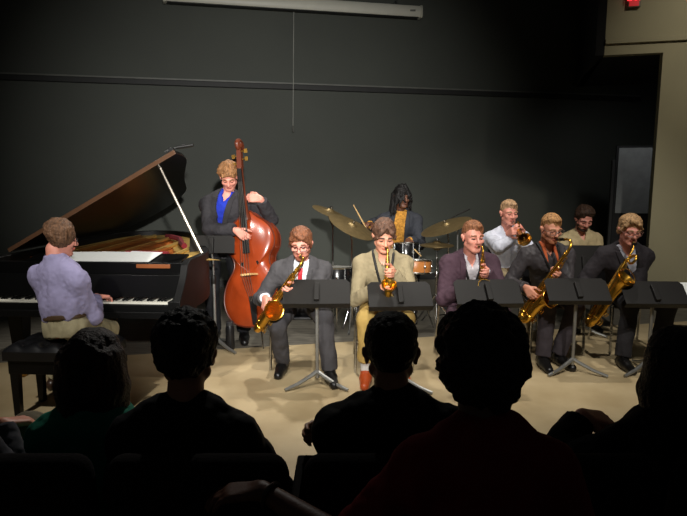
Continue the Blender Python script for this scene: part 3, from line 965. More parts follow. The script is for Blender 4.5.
# inside: pin block, plate, soundboard, strings, felt
inner = inset(ring_o, 0.05)
inn = [p for p in inner if p[1] > 0.5]
MB().prism([(HW - 0.10, 0.62)] + inn[1:-1] + [(-HW + 0.05, 0.62)], lambda x, y, t: V3(x, y, t), RIM1 - 0.11, RIM1 - 0.085).build('soundboard', wood, pn)
MB().box((0, 0.56, RIM1 - 0.12), (2 * HW - 0.14, 0.16, 0.05)).build('pin_block', gold, pn, bev=0.006)
mb = MB()
pz = RIM1 - 0.05
fnp = lambda x, y, t: V3(x, y, t)
pl_o = [(HW - 0.12, 0.62)] + inn[1:-1] + [(-HW + 0.055, 0.62)]
pl_i = inset(pl_o, 0.20)
m_ = len(pl_o); vs = [(x, y, pz) for x, y in pl_o] + [(x, y, pz - 0.02) for x, y in pl_i] + [(x, y, pz - 0.03) for x, y in pl_o]
mb._add(vs, [(i, (i + 1) % m_, m_ + (i + 1) % m_, m_ + i) for i in range(m_)])
for x0_, x1_, y1_ in ((-0.55, -0.58, 2.4), (-0.34, -0.42, 2.45), (-0.10, -0.16, 2.35), (0.18, 0.12, 1.85), (0.45, 0.40, 1.25)):
    mb.tube([(x0_, 0.60, pz), (x1_, y1_, pz)], 0.019, 6)
mb.tube([(-HW + 0.1, 0.95, pz - 0.01), (HW - 0.15, 0.72, pz - 0.01)], 0.022, 6)
mb.build('iron_frame', gold, pn)
mb = MB()
for k in range(46):
    x0_ = -HW + 0.12 + k * (2 * HW - 0.3) / 46
    tl = k / 45.0
    y1_ = 2.35 * (1 - tl) + 0.66 * tl
    mb.tube([(x0_, 0.5, pz + 0.015), (x0_ + 0.12 * (1 - tl), y1_, pz + 0.015)], 0.0022, 4)
mb.build('strings', mat('string_copper', (190, 120, 60), 0.3, 0.9), pn)
mb = MB()
mb.tube(spline([(0.34, 1.30, pz + 0.02), (0.20, 1.60, pz + 0.02), (0.05, 1.95, pz + 0.02), (-0.2, 2.25, pz + 0.02)], 5), 0.028, 6)
mb.build('red_felt', mat('felt_red', (120, 24, 32), 0.9), pn); mb = MB()
mb.tube(spline([(0.02, 0.76, pz + 0.02), (0.2, 0.78, pz + 0.02), (0.4, 0.74, pz + 0.02)], 5), 0.022, 6)
mb.build('red_felt', mat('felt_red', (120, 24, 32), 0.9), pn)
MB().box((0, 0.24, RIM1 - 0.085), (2 * HW - 0.10, 0.05, 0.11)).build('front_rail', blk, pn, bev=0.004)
mb = MB(); mb.box((0, 0.42, RIM1 - 0.05), (2 * HW - 0.3, 0.34, 0.02), Matrix.Rotation(R(11), 3, 'X')); mb.box((0, 0.26, RIM1 - 0.055), (2 * HW - 0.3, 0.02, 0.03))
mb.build('music_desk', blk, pn, bev=0.004)
MB().box((0.49, 0.215, RIM1 - 0.055), (0.26, 0.03, 0.03)).build('desk_rail', mat('rail_wood', (130, 72, 34), 0.5), pn, bev=0.003)
# lid, hinged on the bass side
hinge = V3(-HW - 0.01, 0, RIM1 + 0.01)
corner = at(178, 161, 4.45)


def lid_pt(x, y, t, ang):
    c, s_ = math.cos(ang), math.sin(ang)
    d = x + HW + 0.02
    return V3(hinge[0] + d * c - t * s_, y, hinge[2] + d * s_ + t * c)


LA = R(29)
lid_out = [(HW + 0.02, 0.45)] + [(p[0] + 0.02, p[1]) for p in bent if p[1] > 0.47] + [(-HW - 0.02, 2.15), (-HW - 0.02, 0.45)]
MB().prism(lid_out, lambda x, y, t: lid_pt(x, y, t, LA), 0.0, 0.028).build('lid', blk, pn, bev=0.004)
MB().prism([(HW + 0.02, 0.435), (HW + 0.02, 0.45), (-HW - 0.02, 0.45), (-HW - 0.02, 0.435)], lambda x, y, t: lid_pt(x, y, t, LA), -0.002, 0.032).build('lid_edge', mat('lid_edge_highlight', (84, 58, 40), 0.35), pn, bev=0.003)  # brown strip paints the light caught on the black lid's front edge
pa = V3(HW - 0.04, 0.60, RIM1 - 0.02); pb = lid_pt(HW - 0.20, 0.60, 0, LA)
MB().tube([pa, lerp(pa, pb, 0.5), pb], [0.014, 0.012, 0.010], 8).build('lid_prop', mat('prop_satin', (120, 112, 100), 0.3, 0.4), pn)
for lx, ly in ((-HW + 0.14, 0.28), (HW - 0.14, 0.28), (-HW + 0.35, 2.2)):
    mb = MB(); mb.box((lx, ly, RIM0 / 2 + 0.06), (0.13, 0.13, RIM0 - 0.1), taper=0.62); mb.box((lx, ly, RIM0 - 0.03), (0.17, 0.17, 0.08))
    lg = mb.build('leg', blk, pn, bev=0.006)
    mb = MB(); mb.lathe([(0.05, 0.0), (0.05, 0.03)], (lx - 0.015, ly, 0.05), (1, 0, 0), 14); mb.tube([(lx, ly, 0.05), (lx, ly, 0.11)], 0.02, 8)
    mb.build('caster', mat('brass', (170, 130, 60), 0.35, 0.9), lg)
mb = MB()
for lx in (-0.09, 0.09): mb.tube([(lx, 0.38, RIM0), (lx, 0.34, 0.14)], 0.018, 8)
mb.box((0, 0.34, 0.13), (0.30, 0.16, 0.06))
ly_ = mb.build('pedal_lyre', blk, pn, bev=0.004)
mb = MB()
for lx in (-0.08, 0, 0.08): mb.box((lx, 0.22, 0.12), (0.03, 0.14, 0.012))
mb.build('pedals', mat('brass', (170, 130, 60), 0.35, 0.9), ly_, bev=0.003)
PM = Matrix.Translation(Vector(pc)) @ Matrix.Rotation(prz, 4, 'Z')


def pw(x, y, z):
    return np.array(PM @ Vector((x, y, z)))


# scores on the folded music desk
for k, (x0_, an, lb) in enumerate(((-0.22, 3, 'white sheet of music lying on the piano, nearest the pianist'), (0.03, -2, 'white sheet of music on the piano, in the middle of the row'), (0.27, -6, 'white sheet of music lying on the piano, nearest the lid prop'))):
    zz = RIM1 + 0.003
    c_ = V3(x0_, 0.42, RIM1 - 0.032 + 0.003 * k)
    M3 = Matrix.Rotation(R(11), 3, 'X') @ Matrix.Rotation(R(an), 3, 'Z')
    mb = MB(); mb.box(c_, (0.27, 0.33, 0.004), M3)
    o = mb.build('sheet_music', mat('paper', (232, 234, 230), 0.8, var=0.03, scale=40), None)
    o.location = tuple(pc); o.rotation_euler = (0, 0, prz)
    tag(o, lb, 'sheet music', 'sheets on the piano')

# small microphone clipped to the lid
mc = np.array(PM @ Vector(lid_pt(HW + 0.0, 0.46, 0.05, LA)))
mcb = thing('clip_microphone', 'small black microphone on a bar clamped to the piano lid tip', 'microphone', mc)
mb = MB(); mb.tube([mc + V3(-0.05, 0, -0.02), mc + V3(0.10, 0.02, 0.035)], 0.007, 8); mb.build('bar', mat('mic_black', (20, 20, 20), 0.4), mcb, mc)
MB().tube([mc + V3(0.04, 0, 0.01), mc + V3(0.10, 0, 0.02), mc + V3(0.17, 0.0, 0.03)], [0.012, 0.014, 0.012], 10).build('capsule', mat('mic_black', (20, 20, 20), 0.4), mcb, mc)
MB().box(mc + V3(0.0, 0, -0.015), (0.04, 0.04, 0.05)).build('clamp', mat('mic_clamp', (60, 60, 60), 0.3, 0.7), mcb, mc, bev=0.004)

# ------------------------------------------------------------------ piano bench
bc = ground(18, 416)
bx = pd_; by = V3(-pd_[1], pd_[0], 0)
bcen = bc + bx * 0.29 + by * 0.13
bh = 0.50
bn_ = thing('piano_bench', 'black tufted leather piano bench under the pianist', 'bench', (bcen[0], bcen[1], 0), prz)
leather = mat('leather_black', (20, 20, 22), 0.28, var=0.1, coat=0.2)
nx, ny = 57, 29; BW, BD = 0.66, 0.36
vs = []; fs = []
tf_pts = [(-BW / 2 + BW * (i + (0.5 if j % 2 else 0.0)) / 5, -BD / 2 + BD * (j + 0.5) / 3) for j in range(3) for i in range(6)]
for j in range(ny):
    for i in range(nx):
        x, y = -BW / 2 + BW * i / (nx - 1), -BD / 2 + BD * j / (ny - 1)
        ed = min(1, 6 * min(BW / 2 - abs(x), BD / 2 - abs(y)) / 0.36)
        z = bh - 0.045 + 0.05 * (1 - (1 - ed) ** 2) - sum(0.028 * math.exp(-((x - a_) ** 2 + (y - b_) ** 2) / 0.0011) for a_, b_ in tf_pts)
        vs.append((x, y, z))
for j in range(ny - 1):
    for i in range(nx - 1): fs.append((j * nx + i, j * nx + i + 1, (j + 1) * nx + i + 1, (j + 1) * nx + i))
mb = MB(); mb._add(vs, fs); mb.box((0, 0, bh - 0.075), (BW, BD, 0.06))
cu = mb.build('cushion', leather, bn_)
for a_, b_ in tf_pts:
    if abs(a_) < BW / 2 - 0.03: MB().ball((a_, b_, bh - 0.024), 0.012, 8, 5, sc=(1, 1, 0.5)).build('button', leather, cu)
MB().box((0, 0, bh - 0.15), (BW - 0.04, BD - 0.04, 0.10)).build('apron', blk, bn_, bev=0.004)
for sx_ in (-1, 1):
    for sy_ in (-1, 1):
        MB().box((sx_ * (BW / 2 - 0.05), sy_ * (BD / 2 - 0.05), (bh - 0.12) / 2), (0.055, 0.055, bh - 0.12), taper=0.75).build('leg', blk, bn_, bev=0.004)
    mb = MB(); mb.tube([(sx_ * (BW / 2 - 0.03), 0, bh - 0.16), (sx_ * (BW / 2 + 0.03), 0, bh - 0.16)], 0.012, 8); mb.lathe([(0.03, 0), (0.036, 0.012), (0.03, 0.03)], (sx_ * (BW / 2 + 0.025), 0, bh - 0.16), (sx_, 0, 0), 14)
    mb.build('knob', blk, bn_)
# ------------------------------------------------------------------ chairs and stands of the band
chrome = mat('chrome', (190, 190, 188), 0.22, 1.0, var=0.04)
plast = mat('chair_plastic', (22, 22, 24), 0.45)


def make_chair(label):
    t = thing('band_chair', label, 'chair', group='band chairs')
    mb = MB()
    pts = [(-0.21, -0.20), (0.21, -0.20), (0.22, 0.16), (0.19, 0.20), (-0.19, 0.20), (-0.22, 0.16)]
    mb.prism(pts, lambda x, y, q_: V3(x, y, 0.415 + q_ - 0.12 * max(0, 0.03 - abs(x)) + (0.02 if y < -0.1 else 0)), 0.0, 0.022)
    mb.build('seat', plast, t, bev=0.006)
    mb = MB()
    rows = [(0.0, 0.40), (0.0, 0.21)]
    out = [(-0.20, 0.56), (0.20, 0.56), (0.21, 0.74), (0.17, 0.83), (-0.17, 0.83), (-0.21, 0.74)]
    mb.prism(out, lambda x, y, q_: V3(x, -0.225 - 0.06 * (y - 0.5) + 0.25 * x * x + q_, y), -0.01, 0.012)
    mb.build('backrest', plast, t, bev=0.006)
    for sx_ in (-1, 1):
        MB().tube([(sx_ * 0.20, 0.17, 0.45), (sx_ * 0.225, 0.215, 0.43), (sx_ * 0.235, 0.235, 0.0)], 0.0115, 8).build('leg', chrome, t)
        MB().tube([(sx_ * 0.205, -0.24, 0.80), (sx_ * 0.215, -0.20, 0.46), (sx_ * 0.235, -0.27, 0.0)], 0.0115, 8).build('leg', chrome, t)
        MB().tube([(sx_ * 0.225, 0.21, 0.44), (sx_ * 0.215, -0.20, 0.45)], 0.010, 8).build('side_rail', chrome, t)
    return t


chair0 = None
placed = []


def chair(x, y, rz, label):
    global chair0
    if chair0 is None:
        chair0 = make_chair(label); chair0.location = (x, y, 0); chair0.rotation_euler = (0, 0, rz)
        return chair0
    return dup(chair0, (x, y, 0), rz, label)


std_m = mat('stand_black', (27, 25, 23), 0.5, spec=0.3, var=0.05)
std_p = mat('stand_pole', (150, 150, 146), 0.38, 0.7)


def make_stand(label, desk_z, tilt=47, wdt=0.50, hgt=0.225, split=True):
    """Faces -Y side is the player's; the desk back shows to +Y in its own frame."""
    t = thing('music_stand', label, 'music stand', group='black music stands')
    M3 = Matrix.Rotation(R(tilt), 3, 'X')
    zc_ = desk_z
    mb = MB(); o = Vector((0, 0.015, zc_))
    hw_ = wdt / 2
    outl = [(-hw_, -hgt / 2), (hw_, -hgt / 2), (hw_, hgt / 2 - 0.03), (hw_ - 0.03, hgt / 2), (-hw_ + 0.03, hgt / 2), (-hw_, hgt / 2 - 0.03)]
    mb.prism(outl, lambda x, y, q_: np.array(o + M3 @ Vector((x, q_, y))), 0.0, -0.004)
    mb.prism([(-hw_, -hgt / 2), (hw_, -hgt / 2), (hw_, -hgt / 2 + 0.004), (-hw_, -hgt / 2 + 0.004)], lambda x, y, q_: np.array(o + M3 @ Vector((x, q_, y))), 0.0, -0.055)
    d = mb.build('desk', std_m, t, bev=0.002)
    mb = MB(); mb.prism([(-0.02, -0.09), (0.02, -0.09), (0.02, 0.06), (-0.02, 0.06)], lambda x, y, q_: np.array(o + M3 @ Vector((x, q_, y))), 0.0, 0.03)
    mb.build('bracket', std_m, d, bev=0.004)
    mb = MB(); mb.tube([(0, 0.03, zc_ - 0.0), (0, 0.025, zc_ - 0.10), (0, 0, zc_ - 0.16), (0, 0, 0.62)], 0.0085, 10); mb.build('upper_tube', std_p, t)
    mb = MB(); mb.tube([(0, 0, 0.66), (0, 0, 0.06)], 0.0135, 10); mb.build('pole', std_p, t)
    mb = MB(); mb.lathe([(0.019, 0.62), (0.022, 0.64), (0.022, 0.68), (0.015, 0.70)], (0, 0, 0), n=12); mb.build('clutch', std_m, t)
    for k in range(3):
        a = math.pi * 2 * k / 3 + 0.5
        c, s_ = math.cos(a), math.sin(a)
        mb = MB(); M4 = Matrix.Rotation(a, 3, 'Z')
        mb.tube([(0.0, 0, 0.11), (0.05 * c, 0.05 * s_, 0.085), (0.16 * c, 0.16 * s_, 0.04), (0.27 * c, 0.27 * s_, 0.012)], [0.018, 0.017, 0.015, 0.013], 8)
        mb.build('leg', std_p, t)
    return t


# ------------------------------------------------------------------ brass
lacq = mat('sax_lacquer', (212, 160, 62), 0.24, 0.95, var=0.10, scale=14)
lacq2 = mat('sax_keys', (232, 190, 100), 0.22, 0.95, var=0.06)
mpc = mat('mouthpiece_black', (12, 12, 12), 0.3)
GEO = {'tenor': dict(T=(-0.33, 1.05), B=(0.075, -0.12)), 'alto': dict(T=(-0.30, 1.10), B=(0.075, -0.12)), 'baritone': dict(T=(-0.16, 1.32), B=(0.085, -0.12))}


def sax_map(kind, M, Bw, hint):
    g = GEO[kind]
    dl = np.array((g['B'][0] - g['T'][0], 0, g['B'][1] - g['T'][1])); ll = np.linalg.norm(dl); dl /= ll
    dw = np.asarray(Bw) - np.asarray(M); lw = np.linalg.norm(dw); dw = dw / lw
    sc = lw / ll
    # local frame (dl, lateral y, dl x y); world frame (dw, lateral, ...) so that local +x leans to hint
    xl = np.array((1.0, 0, 0)); e2l = nrm(xl - dl * (xl @ dl)); e3l = np.cross(dl, e2l)
    e2w = nrm(np.asarray(hint, float) - dw * (np.asarray(hint) @ dw)); e3w = np.cross(dw, e2w)
    A = np.outer(dw, dl) + np.outer(e2w, e2l) + np.outer(e3w, e3l)
    o = np.asarray(M) - A @ (np.array((g['T'][0], 0, g['T'][1])) * sc)
    fn = lambda p: o + A @ (np.asarray(p, float) * sc)
    fn.A, fn.sc = A, sc
    return fn


def sax(kind, label, fn):
    A, sc = fn.A, fn.sc
    org = fn((0, 0, 0))
    t = thing('saxophone', label, 'saxophone', org)
    P = lambda x, z, y=0.0: fn((x, y, z))
    k = sc
    mb = MB()
    bw = 0.078 if kind != 'baritone' else 0.09
    big = {'alto': 1.12, 'tenor': 1.0, 'baritone': 1.05}[kind]
    pts = [(0, 1.0, .024), (0, .8, .028), (0, .5, .036), (0, .2, .043), (0, 0.02, .047)]
    for i in range(1, 8):
        a = math.pi * i / 8
        pts.append((bw - bw * math.cos(a), -bw * math.sin(a), .047 + .010 * i / 8))
    top = {'alto': 0.40, 'tenor': 0.42, 'baritone': 0.76}[kind]
    rim = 0.135 * big
    pts += [(2 * bw, 0.02, .058), (2 * bw + .004, .35 * top, .066), (2 * bw + .016, .60 * top, .078), (2 * bw + .042, .78 * top, .095), (2 * bw + .078, .91 * top, rim * .84), (2 * bw + .105, .98 * top, rim)]
    inn_ = [(2 * bw + .109, .99 * top, rim * 1.03), (2 * bw + .103, .975 * top, rim * .95), (2 * bw + .070, .88 * top, .098), (2 * bw + .036, .74 * top, .080), (2 * bw + .010, .45 * top, .060), (2 * bw + .004, .25 * top, .03)]
    mb.tube([P(x, z) for x, z, r in pts], [r * k for x, z, r in pts], 20, cap=False)
    inn_ = inn_[1:]
    mb.tube([P(x, z) for x, z, r in reversed(inn_)], [r * k for x, z, r in reversed(inn_)], 20, cap=False); mb.ball(P(inn_[-1][0], inn_[-1][1]), inn_[-1][2] * k * 1.05, 10, 6)
    mb.torus(P(2 * bw + .106, .983 * top), A @ np.array((0.85, 0, 0.62)), rim * k, 0.007 * k, 28, 6)
    for z in (0.02,): mb.torus(P(0, z), A @ np.array((0, 0, 1)), 0.05 * k, 0.008 * k, 18, 5)
    mb.torus(P(2 * bw, 0.03), A @ np.array((0, 0, 1)), 0.062 * k, 0.008 * k, 18, 5)
    mb.torus(P(0, 0.99), A @ np.array((0, 0, 1)), 0.028 * k, 0.008 * k, 14, 5)
    mb.torus(P(bw, 0.30 * top / .42, 0), A @ np.array((0, 1, 0)), 0.026 * k, 0.006 * k, 14, 5)       # body to bell brace
    mb.build('body', lacq, t, org)
    mb = MB()
    if kind == 'baritone':
        lp = spline([(0, 1.0), (.01, 1.05), (.05, 1.10), (.11, 1.10), (.14, 1.04), (.11, .98), (.05, .98), (.005, 1.04), (-.005, 1.12), (-.02, 1.20), (-.06, 1.26)], 6)
        lat = [0.045 * math.sin(min(1, i / (len(lp) * .75)) * math.pi * 1.0) for i in range(len(lp))]
        tip = (-.16, 1.32)
    elif kind == 'tenor':
        lp = spline([(0, 1.0), (0, 1.05), (-.02, 1.115), (-.075, 1.16), (-.15, 1.15), (-.22, 1.115)], 6); lat = [0] * len(lp); tip = (-.33, 1.05)
    else:
        lp = spline([(0, 1.0), (0, 1.07), (-.025, 1.12), (-.08, 1.145), (-.15, 1.14), (-.19, 1.13)], 6); lat = [0] * len(lp); tip = (-.30, 1.10)
    n_ = len(lp)
    mb.tube([P(p[0], p[1], y) for p, y in zip(lp, lat)], [(0.023 - 0.009 * i / n_) * k for i in range(n_)], 12)
    mb.torus(P(0, 1.02), A @ np.array((0, 0, 1)), 0.026 * k, 0.006 * k, 12, 5)
    mb.build('neck', lacq, t, org)
    e = lp[-1]
    mb = MB()
    mb.tube([P(e[0] + .03, e[1] + .012), P(e[0] - .02, e[1] - .01), P(*lerp(e, tip, .6)), P(*tip)], [0.020 * k, 0.022 * k, 0.019 * k, 0.008 * k], 12)
    mo = mb.build('mouthpiece', mpc, t, org)
    mb = MB(); q_ = lerp(e, tip, .35); mb.torus(P(*q_), A @ np.array((tip[0] - e[0], 0, tip[1] - e[1])), 0.0225 * k, 0.005 * k, 14, 5); mb.build('ligature', lacq2, mo, org)
    # key work: long rods with posts, and cups with guards
    mb = MB()
    for y, x, z0_, z1_ in ((.040, .022, .12, .95), (.05, .0, .05, .60), (-.040, .022, .30, .92), (-.05, .005, .06, .55), (.058, .16, -.02, .25)):
        mb.tube([P(x, z0_, y), P(x, z1_, y)], 0.0065 * k, 6)
        for q_ in range(4):
            zz = z0_ + (z1_ - z0_) * q_ / 3; mb.tube([P(x * .4, zz, y * .5), P(x, zz, y)], 0.006 * k, 5)
    mb.tube(spline([P(.04, .92, .02), P(.055, .80, .03), P(.04, .70, .02)], 4), 0.006 * k, 6)
    mb.build('key_rods', lacq2, t, org)
    for i, (x, z, y, r) in enumerate(((.036, .86, .012, .020), (.038, .78, .006, .022), (.040, .70, .008, .024), (.042, .62, -.004, .026), (.046, .46, .006, .030), (.049, .37, .006, .032), (.052, .28, .004, .034), (.054, .17, .010, .036))):
        ax_ = A @ nrm(V3(x, y, 0)); mb = MB()
        mb.lathe([(r * k, 0), (r * k, .010 * k), (r * .7 * k, .014 * k), (r * .3 * k, .020 * k)], P(x, z, y), ax_, 14)
        mb.build('key_cup', lacq2, t, org)
    for z, yy in ((0.0, .06), (.16, .066)):
        mb = MB(); c_ = P(2 * bw, z, yy); ax_ = A @ V3(0, 1, 0)
        mb.lathe([(.042 * k, 0), (.042 * k, .012 * k), (.03 * k, .018 * k)], c_, ax_, 16)
        kc = mb.build('low_key_cup', lacq2, t, org)
        mb = MB(); mb.torus(c_ + ax_ * .035 * k, ax_, .05 * k, .005 * k, 16, 5)
        for q_ in range(3):
            a = 2.1 * q_; u = A @ V3(math.cos(a), 0, math.sin(a)); mb.tube([c_ + u * .05 * k - ax_ * .01 * k, c_ + u * .05 * k + ax_ * .035 * k], .005 * k, 5)
        mb.build('key_guard', lacq2, kc, org)
    return t


def sax_hands(fn, fwd, right, lo=0.36, up=0.76, s=SC):
    """Right hand low on the tube, left hand high; fingers go forward along the side and close over the front."""
    A, k = fn.A, fn.sc
    p = A @ V3(1, 0, 0); lat = A @ V3(0, 1, 0); ax_ = A @ V3(0, 0, 1)
    if lat @ right < 0: lat = -lat
    out = {}
    for sd, sg, z in (('R', 1, lo), ('L', -1, up)):
        r = 0.045 * k
        W = fn((0, 0, z)) + lat * sg * (r + 0.034 * s) - p * 0.075 * s - ax_ * 0.0
        out[sd] = (W, nrm(p * 1.0 - lat * sg * 0.10 - ax_ * 0.15), -lat * sg, 0.62)
    return out
# ------------------------------------------------------------------ the band
def hd(px, py, Y, dy=0.085, dz=-0.165, dx=0.0):
    h = at(px, py, Y)
    return h, h + V3(dx, dy, dz)


def player(label, hpos, look, pel, kind, bottom, hint, sax_label, top, feet, face=(0, -1), lo=0.36, up=0.74, roll=0, dxy=(0, 0.085), nz=-0.160, dk=1.0, **kw):
    head, neck = hd(*hpos, dy=dxy[1], dx=dxy[0], dz=nz)
    HM = frame(look, roll=roll)
    mouth = fr(head, HM, 0, 0.094 * dk, -0.063 * dk)
    fn = sax_map(kind, mouth, bottom, hint)
    fw = nrm(V3(face[0], face[1], 0)); rt = np.cross(fw, V3(0, 0, 1))
    hands = sax_hands(fn, fw, rt, lo, up)
    p = person(label, pel, neck, head, look, face, hands, feet, top, roll=roll, **kw)
    sax(kind, sax_label, fn)
    return p


def X_(px, Y):
    return at(px, 258, Y)[0]


PZ = 0.52
p1 = player('person in grey suit, white shirt and red tie playing saxophone', (301, 244, 4.34), (-0.10, -1, -0.30), (X_(300, 4.66), 4.66, PZ),
            'tenor', at(256, 330, 4.22), (0.35, -1, 0.15), 'gold saxophone of the player with the red tie, bell beside the right knee',
            [dict(kind='shirt', rgb=(225, 225, 228), tie=(196, 40, 50)), dict(kind='jacket', rgb=(76, 74, 76), e=0.020, button=0.36, open=0.058)],
            {'R': (ground(283, 371), (-0.1, -1)), 'L': (ground(330, 380), (0.2, -1))}, legs_rgb=(68, 66, 68), hair=('sweep', (120, 74, 48)), skin='pink',
            glasses=(70, 20, 24), beard=(140, 78, 56), face=(0.05, -1), lo=0.30, up=0.70)
p2 = player('person in khaki shirt with brown shoes playing alto saxophone', (384, 236, 4.30), (0.10, -1, -0.45), (X_(383, 4.6), 4.6, PZ),
            'alto', at(387, 309, 4.05), (0.1, -1, 0.25), 'gold alto saxophone upright before the khaki shirt',
            [dict(kind='shirt', rgb=(146, 133, 104), e=0.012, strap=(28, 26, 24), placket=(128, 116, 90))],
            {'R': (ground(366, 381), (-0.1, -1)), 'L': (ground(402, 381), (0.15, -1))}, legs_rgb=(178, 148, 84), shoe_rgb=(186, 78, 34), socks=(225, 225, 220),
            hair=('curtain', (92, 64, 48)), skin='light', lo=0.30, up=0.66)
p3 = player('person in plum blazer and white shirt playing alto saxophone', (473, 237, 4.42), (0.22, -1, -0.10), (X_(470, 4.74), 4.74, PZ),
            'alto', at(480, 309, 4.2), (0.15, -1, 0.25), 'gold alto saxophone upright before the plum blazer',
            [dict(kind='shirt', rgb=(205, 200, 205), strap=(24, 22, 22)), dict(kind='jacket', rgb=(74, 54, 64), e=0.022, button=0, open=0.055)],
            {'R': (ground(447, 376), (-0.15, -1)), 'L': (ground(498, 374), (0.15, -1))}, legs_rgb=(70, 50, 60), hair=('short', (140, 92, 62)), skin='pink', lo=0.30, up=0.66)
p4 = player('person in charcoal shirt with orange collar playing tenor saxophone', (551, 229, 4.78), (0.20, -1, -0.28), (X_(553, 5.05), 5.05, PZ),
            'tenor', at(521, 321, 4.62), (0.50, -1, 0.20), 'gold tenor saxophone of the player with the orange collar',
            [dict(kind='shirt', rgb=(66, 62, 64), e=0.014, rough=0.55, collar_rgb=(196, 92, 44), strap=(20, 20, 20))],
            {'R': (ground(542, 366), (-0.05, -1)), 'L': (ground(558, 364), (0.25, -1))}, legs_rgb=(58, 52, 56), hair=('short', (164, 120, 76)), skin='light',
            glasses=(90, 80, 74), beard=(168, 104, 70), lo=0.30, up=0.70)
p5 = player('person in black blazer and pale open shirt playing baritone saxophone', (630, 230, 4.76), (-0.05, -1, -0.32), (X_(631, 5.06), 5.06, PZ),
            'baritone', at(588, 325, 4.52), (0.12, -1, 0.30), 'large gold baritone saxophone with looped top at the right end',
            [dict(kind='shirt', rgb=(172, 172, 182), strap=(22, 22, 24)), dict(kind='jacket', rgb=(44, 40, 43), e=0.022, button=0.42, open=0.066)],
            {'R': (ground(622, 367), (-0.05, -1)), 'L': (ground(656, 363), (0.15, -1))}, legs_rgb=(36, 34, 36), hair=('sweep', (168, 132, 92)), skin='pink',
            glasses=(120, 90, 80), lo=0.34, up=0.72)

# trumpeter
head, neck = hd(509, 213, 5.62, 0.07, -0.175)
look = (0.16, -1, -0.14)
HM = frame(look)
mouth = fr(head, HM, 0, 0.098, -0.064)
bell = at(523.5, 235, 5.12)
ta = nrm(bell - mouth); tl = 0.50
tr_, tu_ = nrm(np.cross(ta, V3(0, 0, 1))), None
tu_ = np.cross(tr_, ta)
tp = lambda s_, u_=0.0, r_=0.0: mouth + ta * s_ + tu_ * u_ + tr_ * r_
tb = thing('trumpet', 'brass trumpet held by the person in white shirt, bell towards the audience', 'trumpet', tp(0.25))
to_ = tp(0.25)
brass = mat('trumpet_brass', (214, 170, 92), 0.25, 0.95, var=0.08)
mb = MB()
mb.tube([tp(0.08), tp(0.42)], 0.0065, 8)
mb.tube(spline([tp(0.42), tp(0.46, -0.01), tp(0.47, -0.03), tp(0.46, -0.05), tp(0.42, -0.062), tp(0.2, -0.062), tp(0.13, -0.058), tp(0.11, -0.03), tp(0.13, -0.004)], 5), 0.0065, 8)
mb.build('tubing', brass, tb, to_)
mb = MB()
mb.lathe([(0.008, 0.12), (0.009, 0.22), (0.012, 0.30), (0.018, 0.38), (0.028, 0.43), (0.046, 0.47), (0.064, 0.492), (0.062, 0.494), (0.042, 0.468), (0.024, 0.42), (0.012, 0.34)], tp(0.02, -0.012, 0.012), ta, 24)
mb.build('bell', brass, tb, to_)
mb = MB(); mb.lathe([(0.013, 0.0), (0.0135, 0.006), (0.006, 0.02), (0.005, 0.09)], tp(0), ta, 12); mb.build('mouthpiece', chrome, tb, to_)
for k_ in range(3):
    mb = MB(); mb.tube([tp(0.19 + 0.028 * k_, 0.03), tp(0.19 + 0.028 * k_, -0.10)], 0.0115, 10); mb.tube([tp(0.19 + 0.028 * k_, 0.03), tp(0.19 + 0.028 * k_, 0.055)], 0.004, 6); mb.lathe([(0.009, 0), (0.009, 0.004)], tp(0.19 + 0.028 * k_, 0.055), tu_, 10)
    mb.build('valve', brass, tb, to_)
hands = {'R': (tp(0.16, -0.05, -0.065) * 1.0, nrm(ta * 0.55 - tr_ * -0.45 + tu_ * 0.75), nrm(tr_ * 0.9 - tu_ * 0.3 + ta * .2), 0.55),
         'L': (tp(0.16, -0.075, 0.075), nrm(ta * 0.7 - tr_ * 0.2 + tu_ * 0.45), nrm(-tr_), 0.75)}
person('person in white dress shirt playing trumpet in the second row', (X_(510, 5.78), 5.78, 0.60), neck, head, look, (0.05, -1), hands,
       {'R': (V3(X_(500, 5.4), 5.36, 0), (0, -1)), 'L': (V3(X_(524, 5.4), 5.36, 0), (0, -1))},
       [dict(kind='shirt', rgb=(206, 208, 220), e=0.012, placket=(190, 192, 205))], legs_rgb=(150, 134, 104), hair=('short', (176, 140, 104)), skin='pink',
       elbow={'R': V3(-0.8, -0.1, -0.6), 'L': V3(0.8, -0.1, -0.6)}, belt=(80, 60, 40), shoe_rgb=(30, 24, 20))

# second brass player, resting
head, neck = hd(584, 219, 5.98, 0.10, -0.15)
person('bearded person in tan shirt looking down in the second row', (X_(584, 6.2), 6.2, 0.55), neck, head, (-0.02, -1, -0.55), (0, -1),
       {'R': (at(572, 268, 5.75), (0.5, -0.6, -0.2), (0, 0, -1), 0.4), 'L': (at(597, 268, 5.75), (-0.5, -0.6, -0.2), (0, 0, -1), 0.4)},
       {'R': (V3(X_(574, 5.8), 5.80, 0), (0, -1)), 'L': (V3(X_(596, 5.8), 5.80, 0), (0, -1))},
       [dict(kind='shirt', rgb=(200, 180, 138), e=0.014)], legs_rgb=(60, 54, 50), hair=('wavy', (66, 46, 34)), skin='pink', beard=(74, 52, 42))

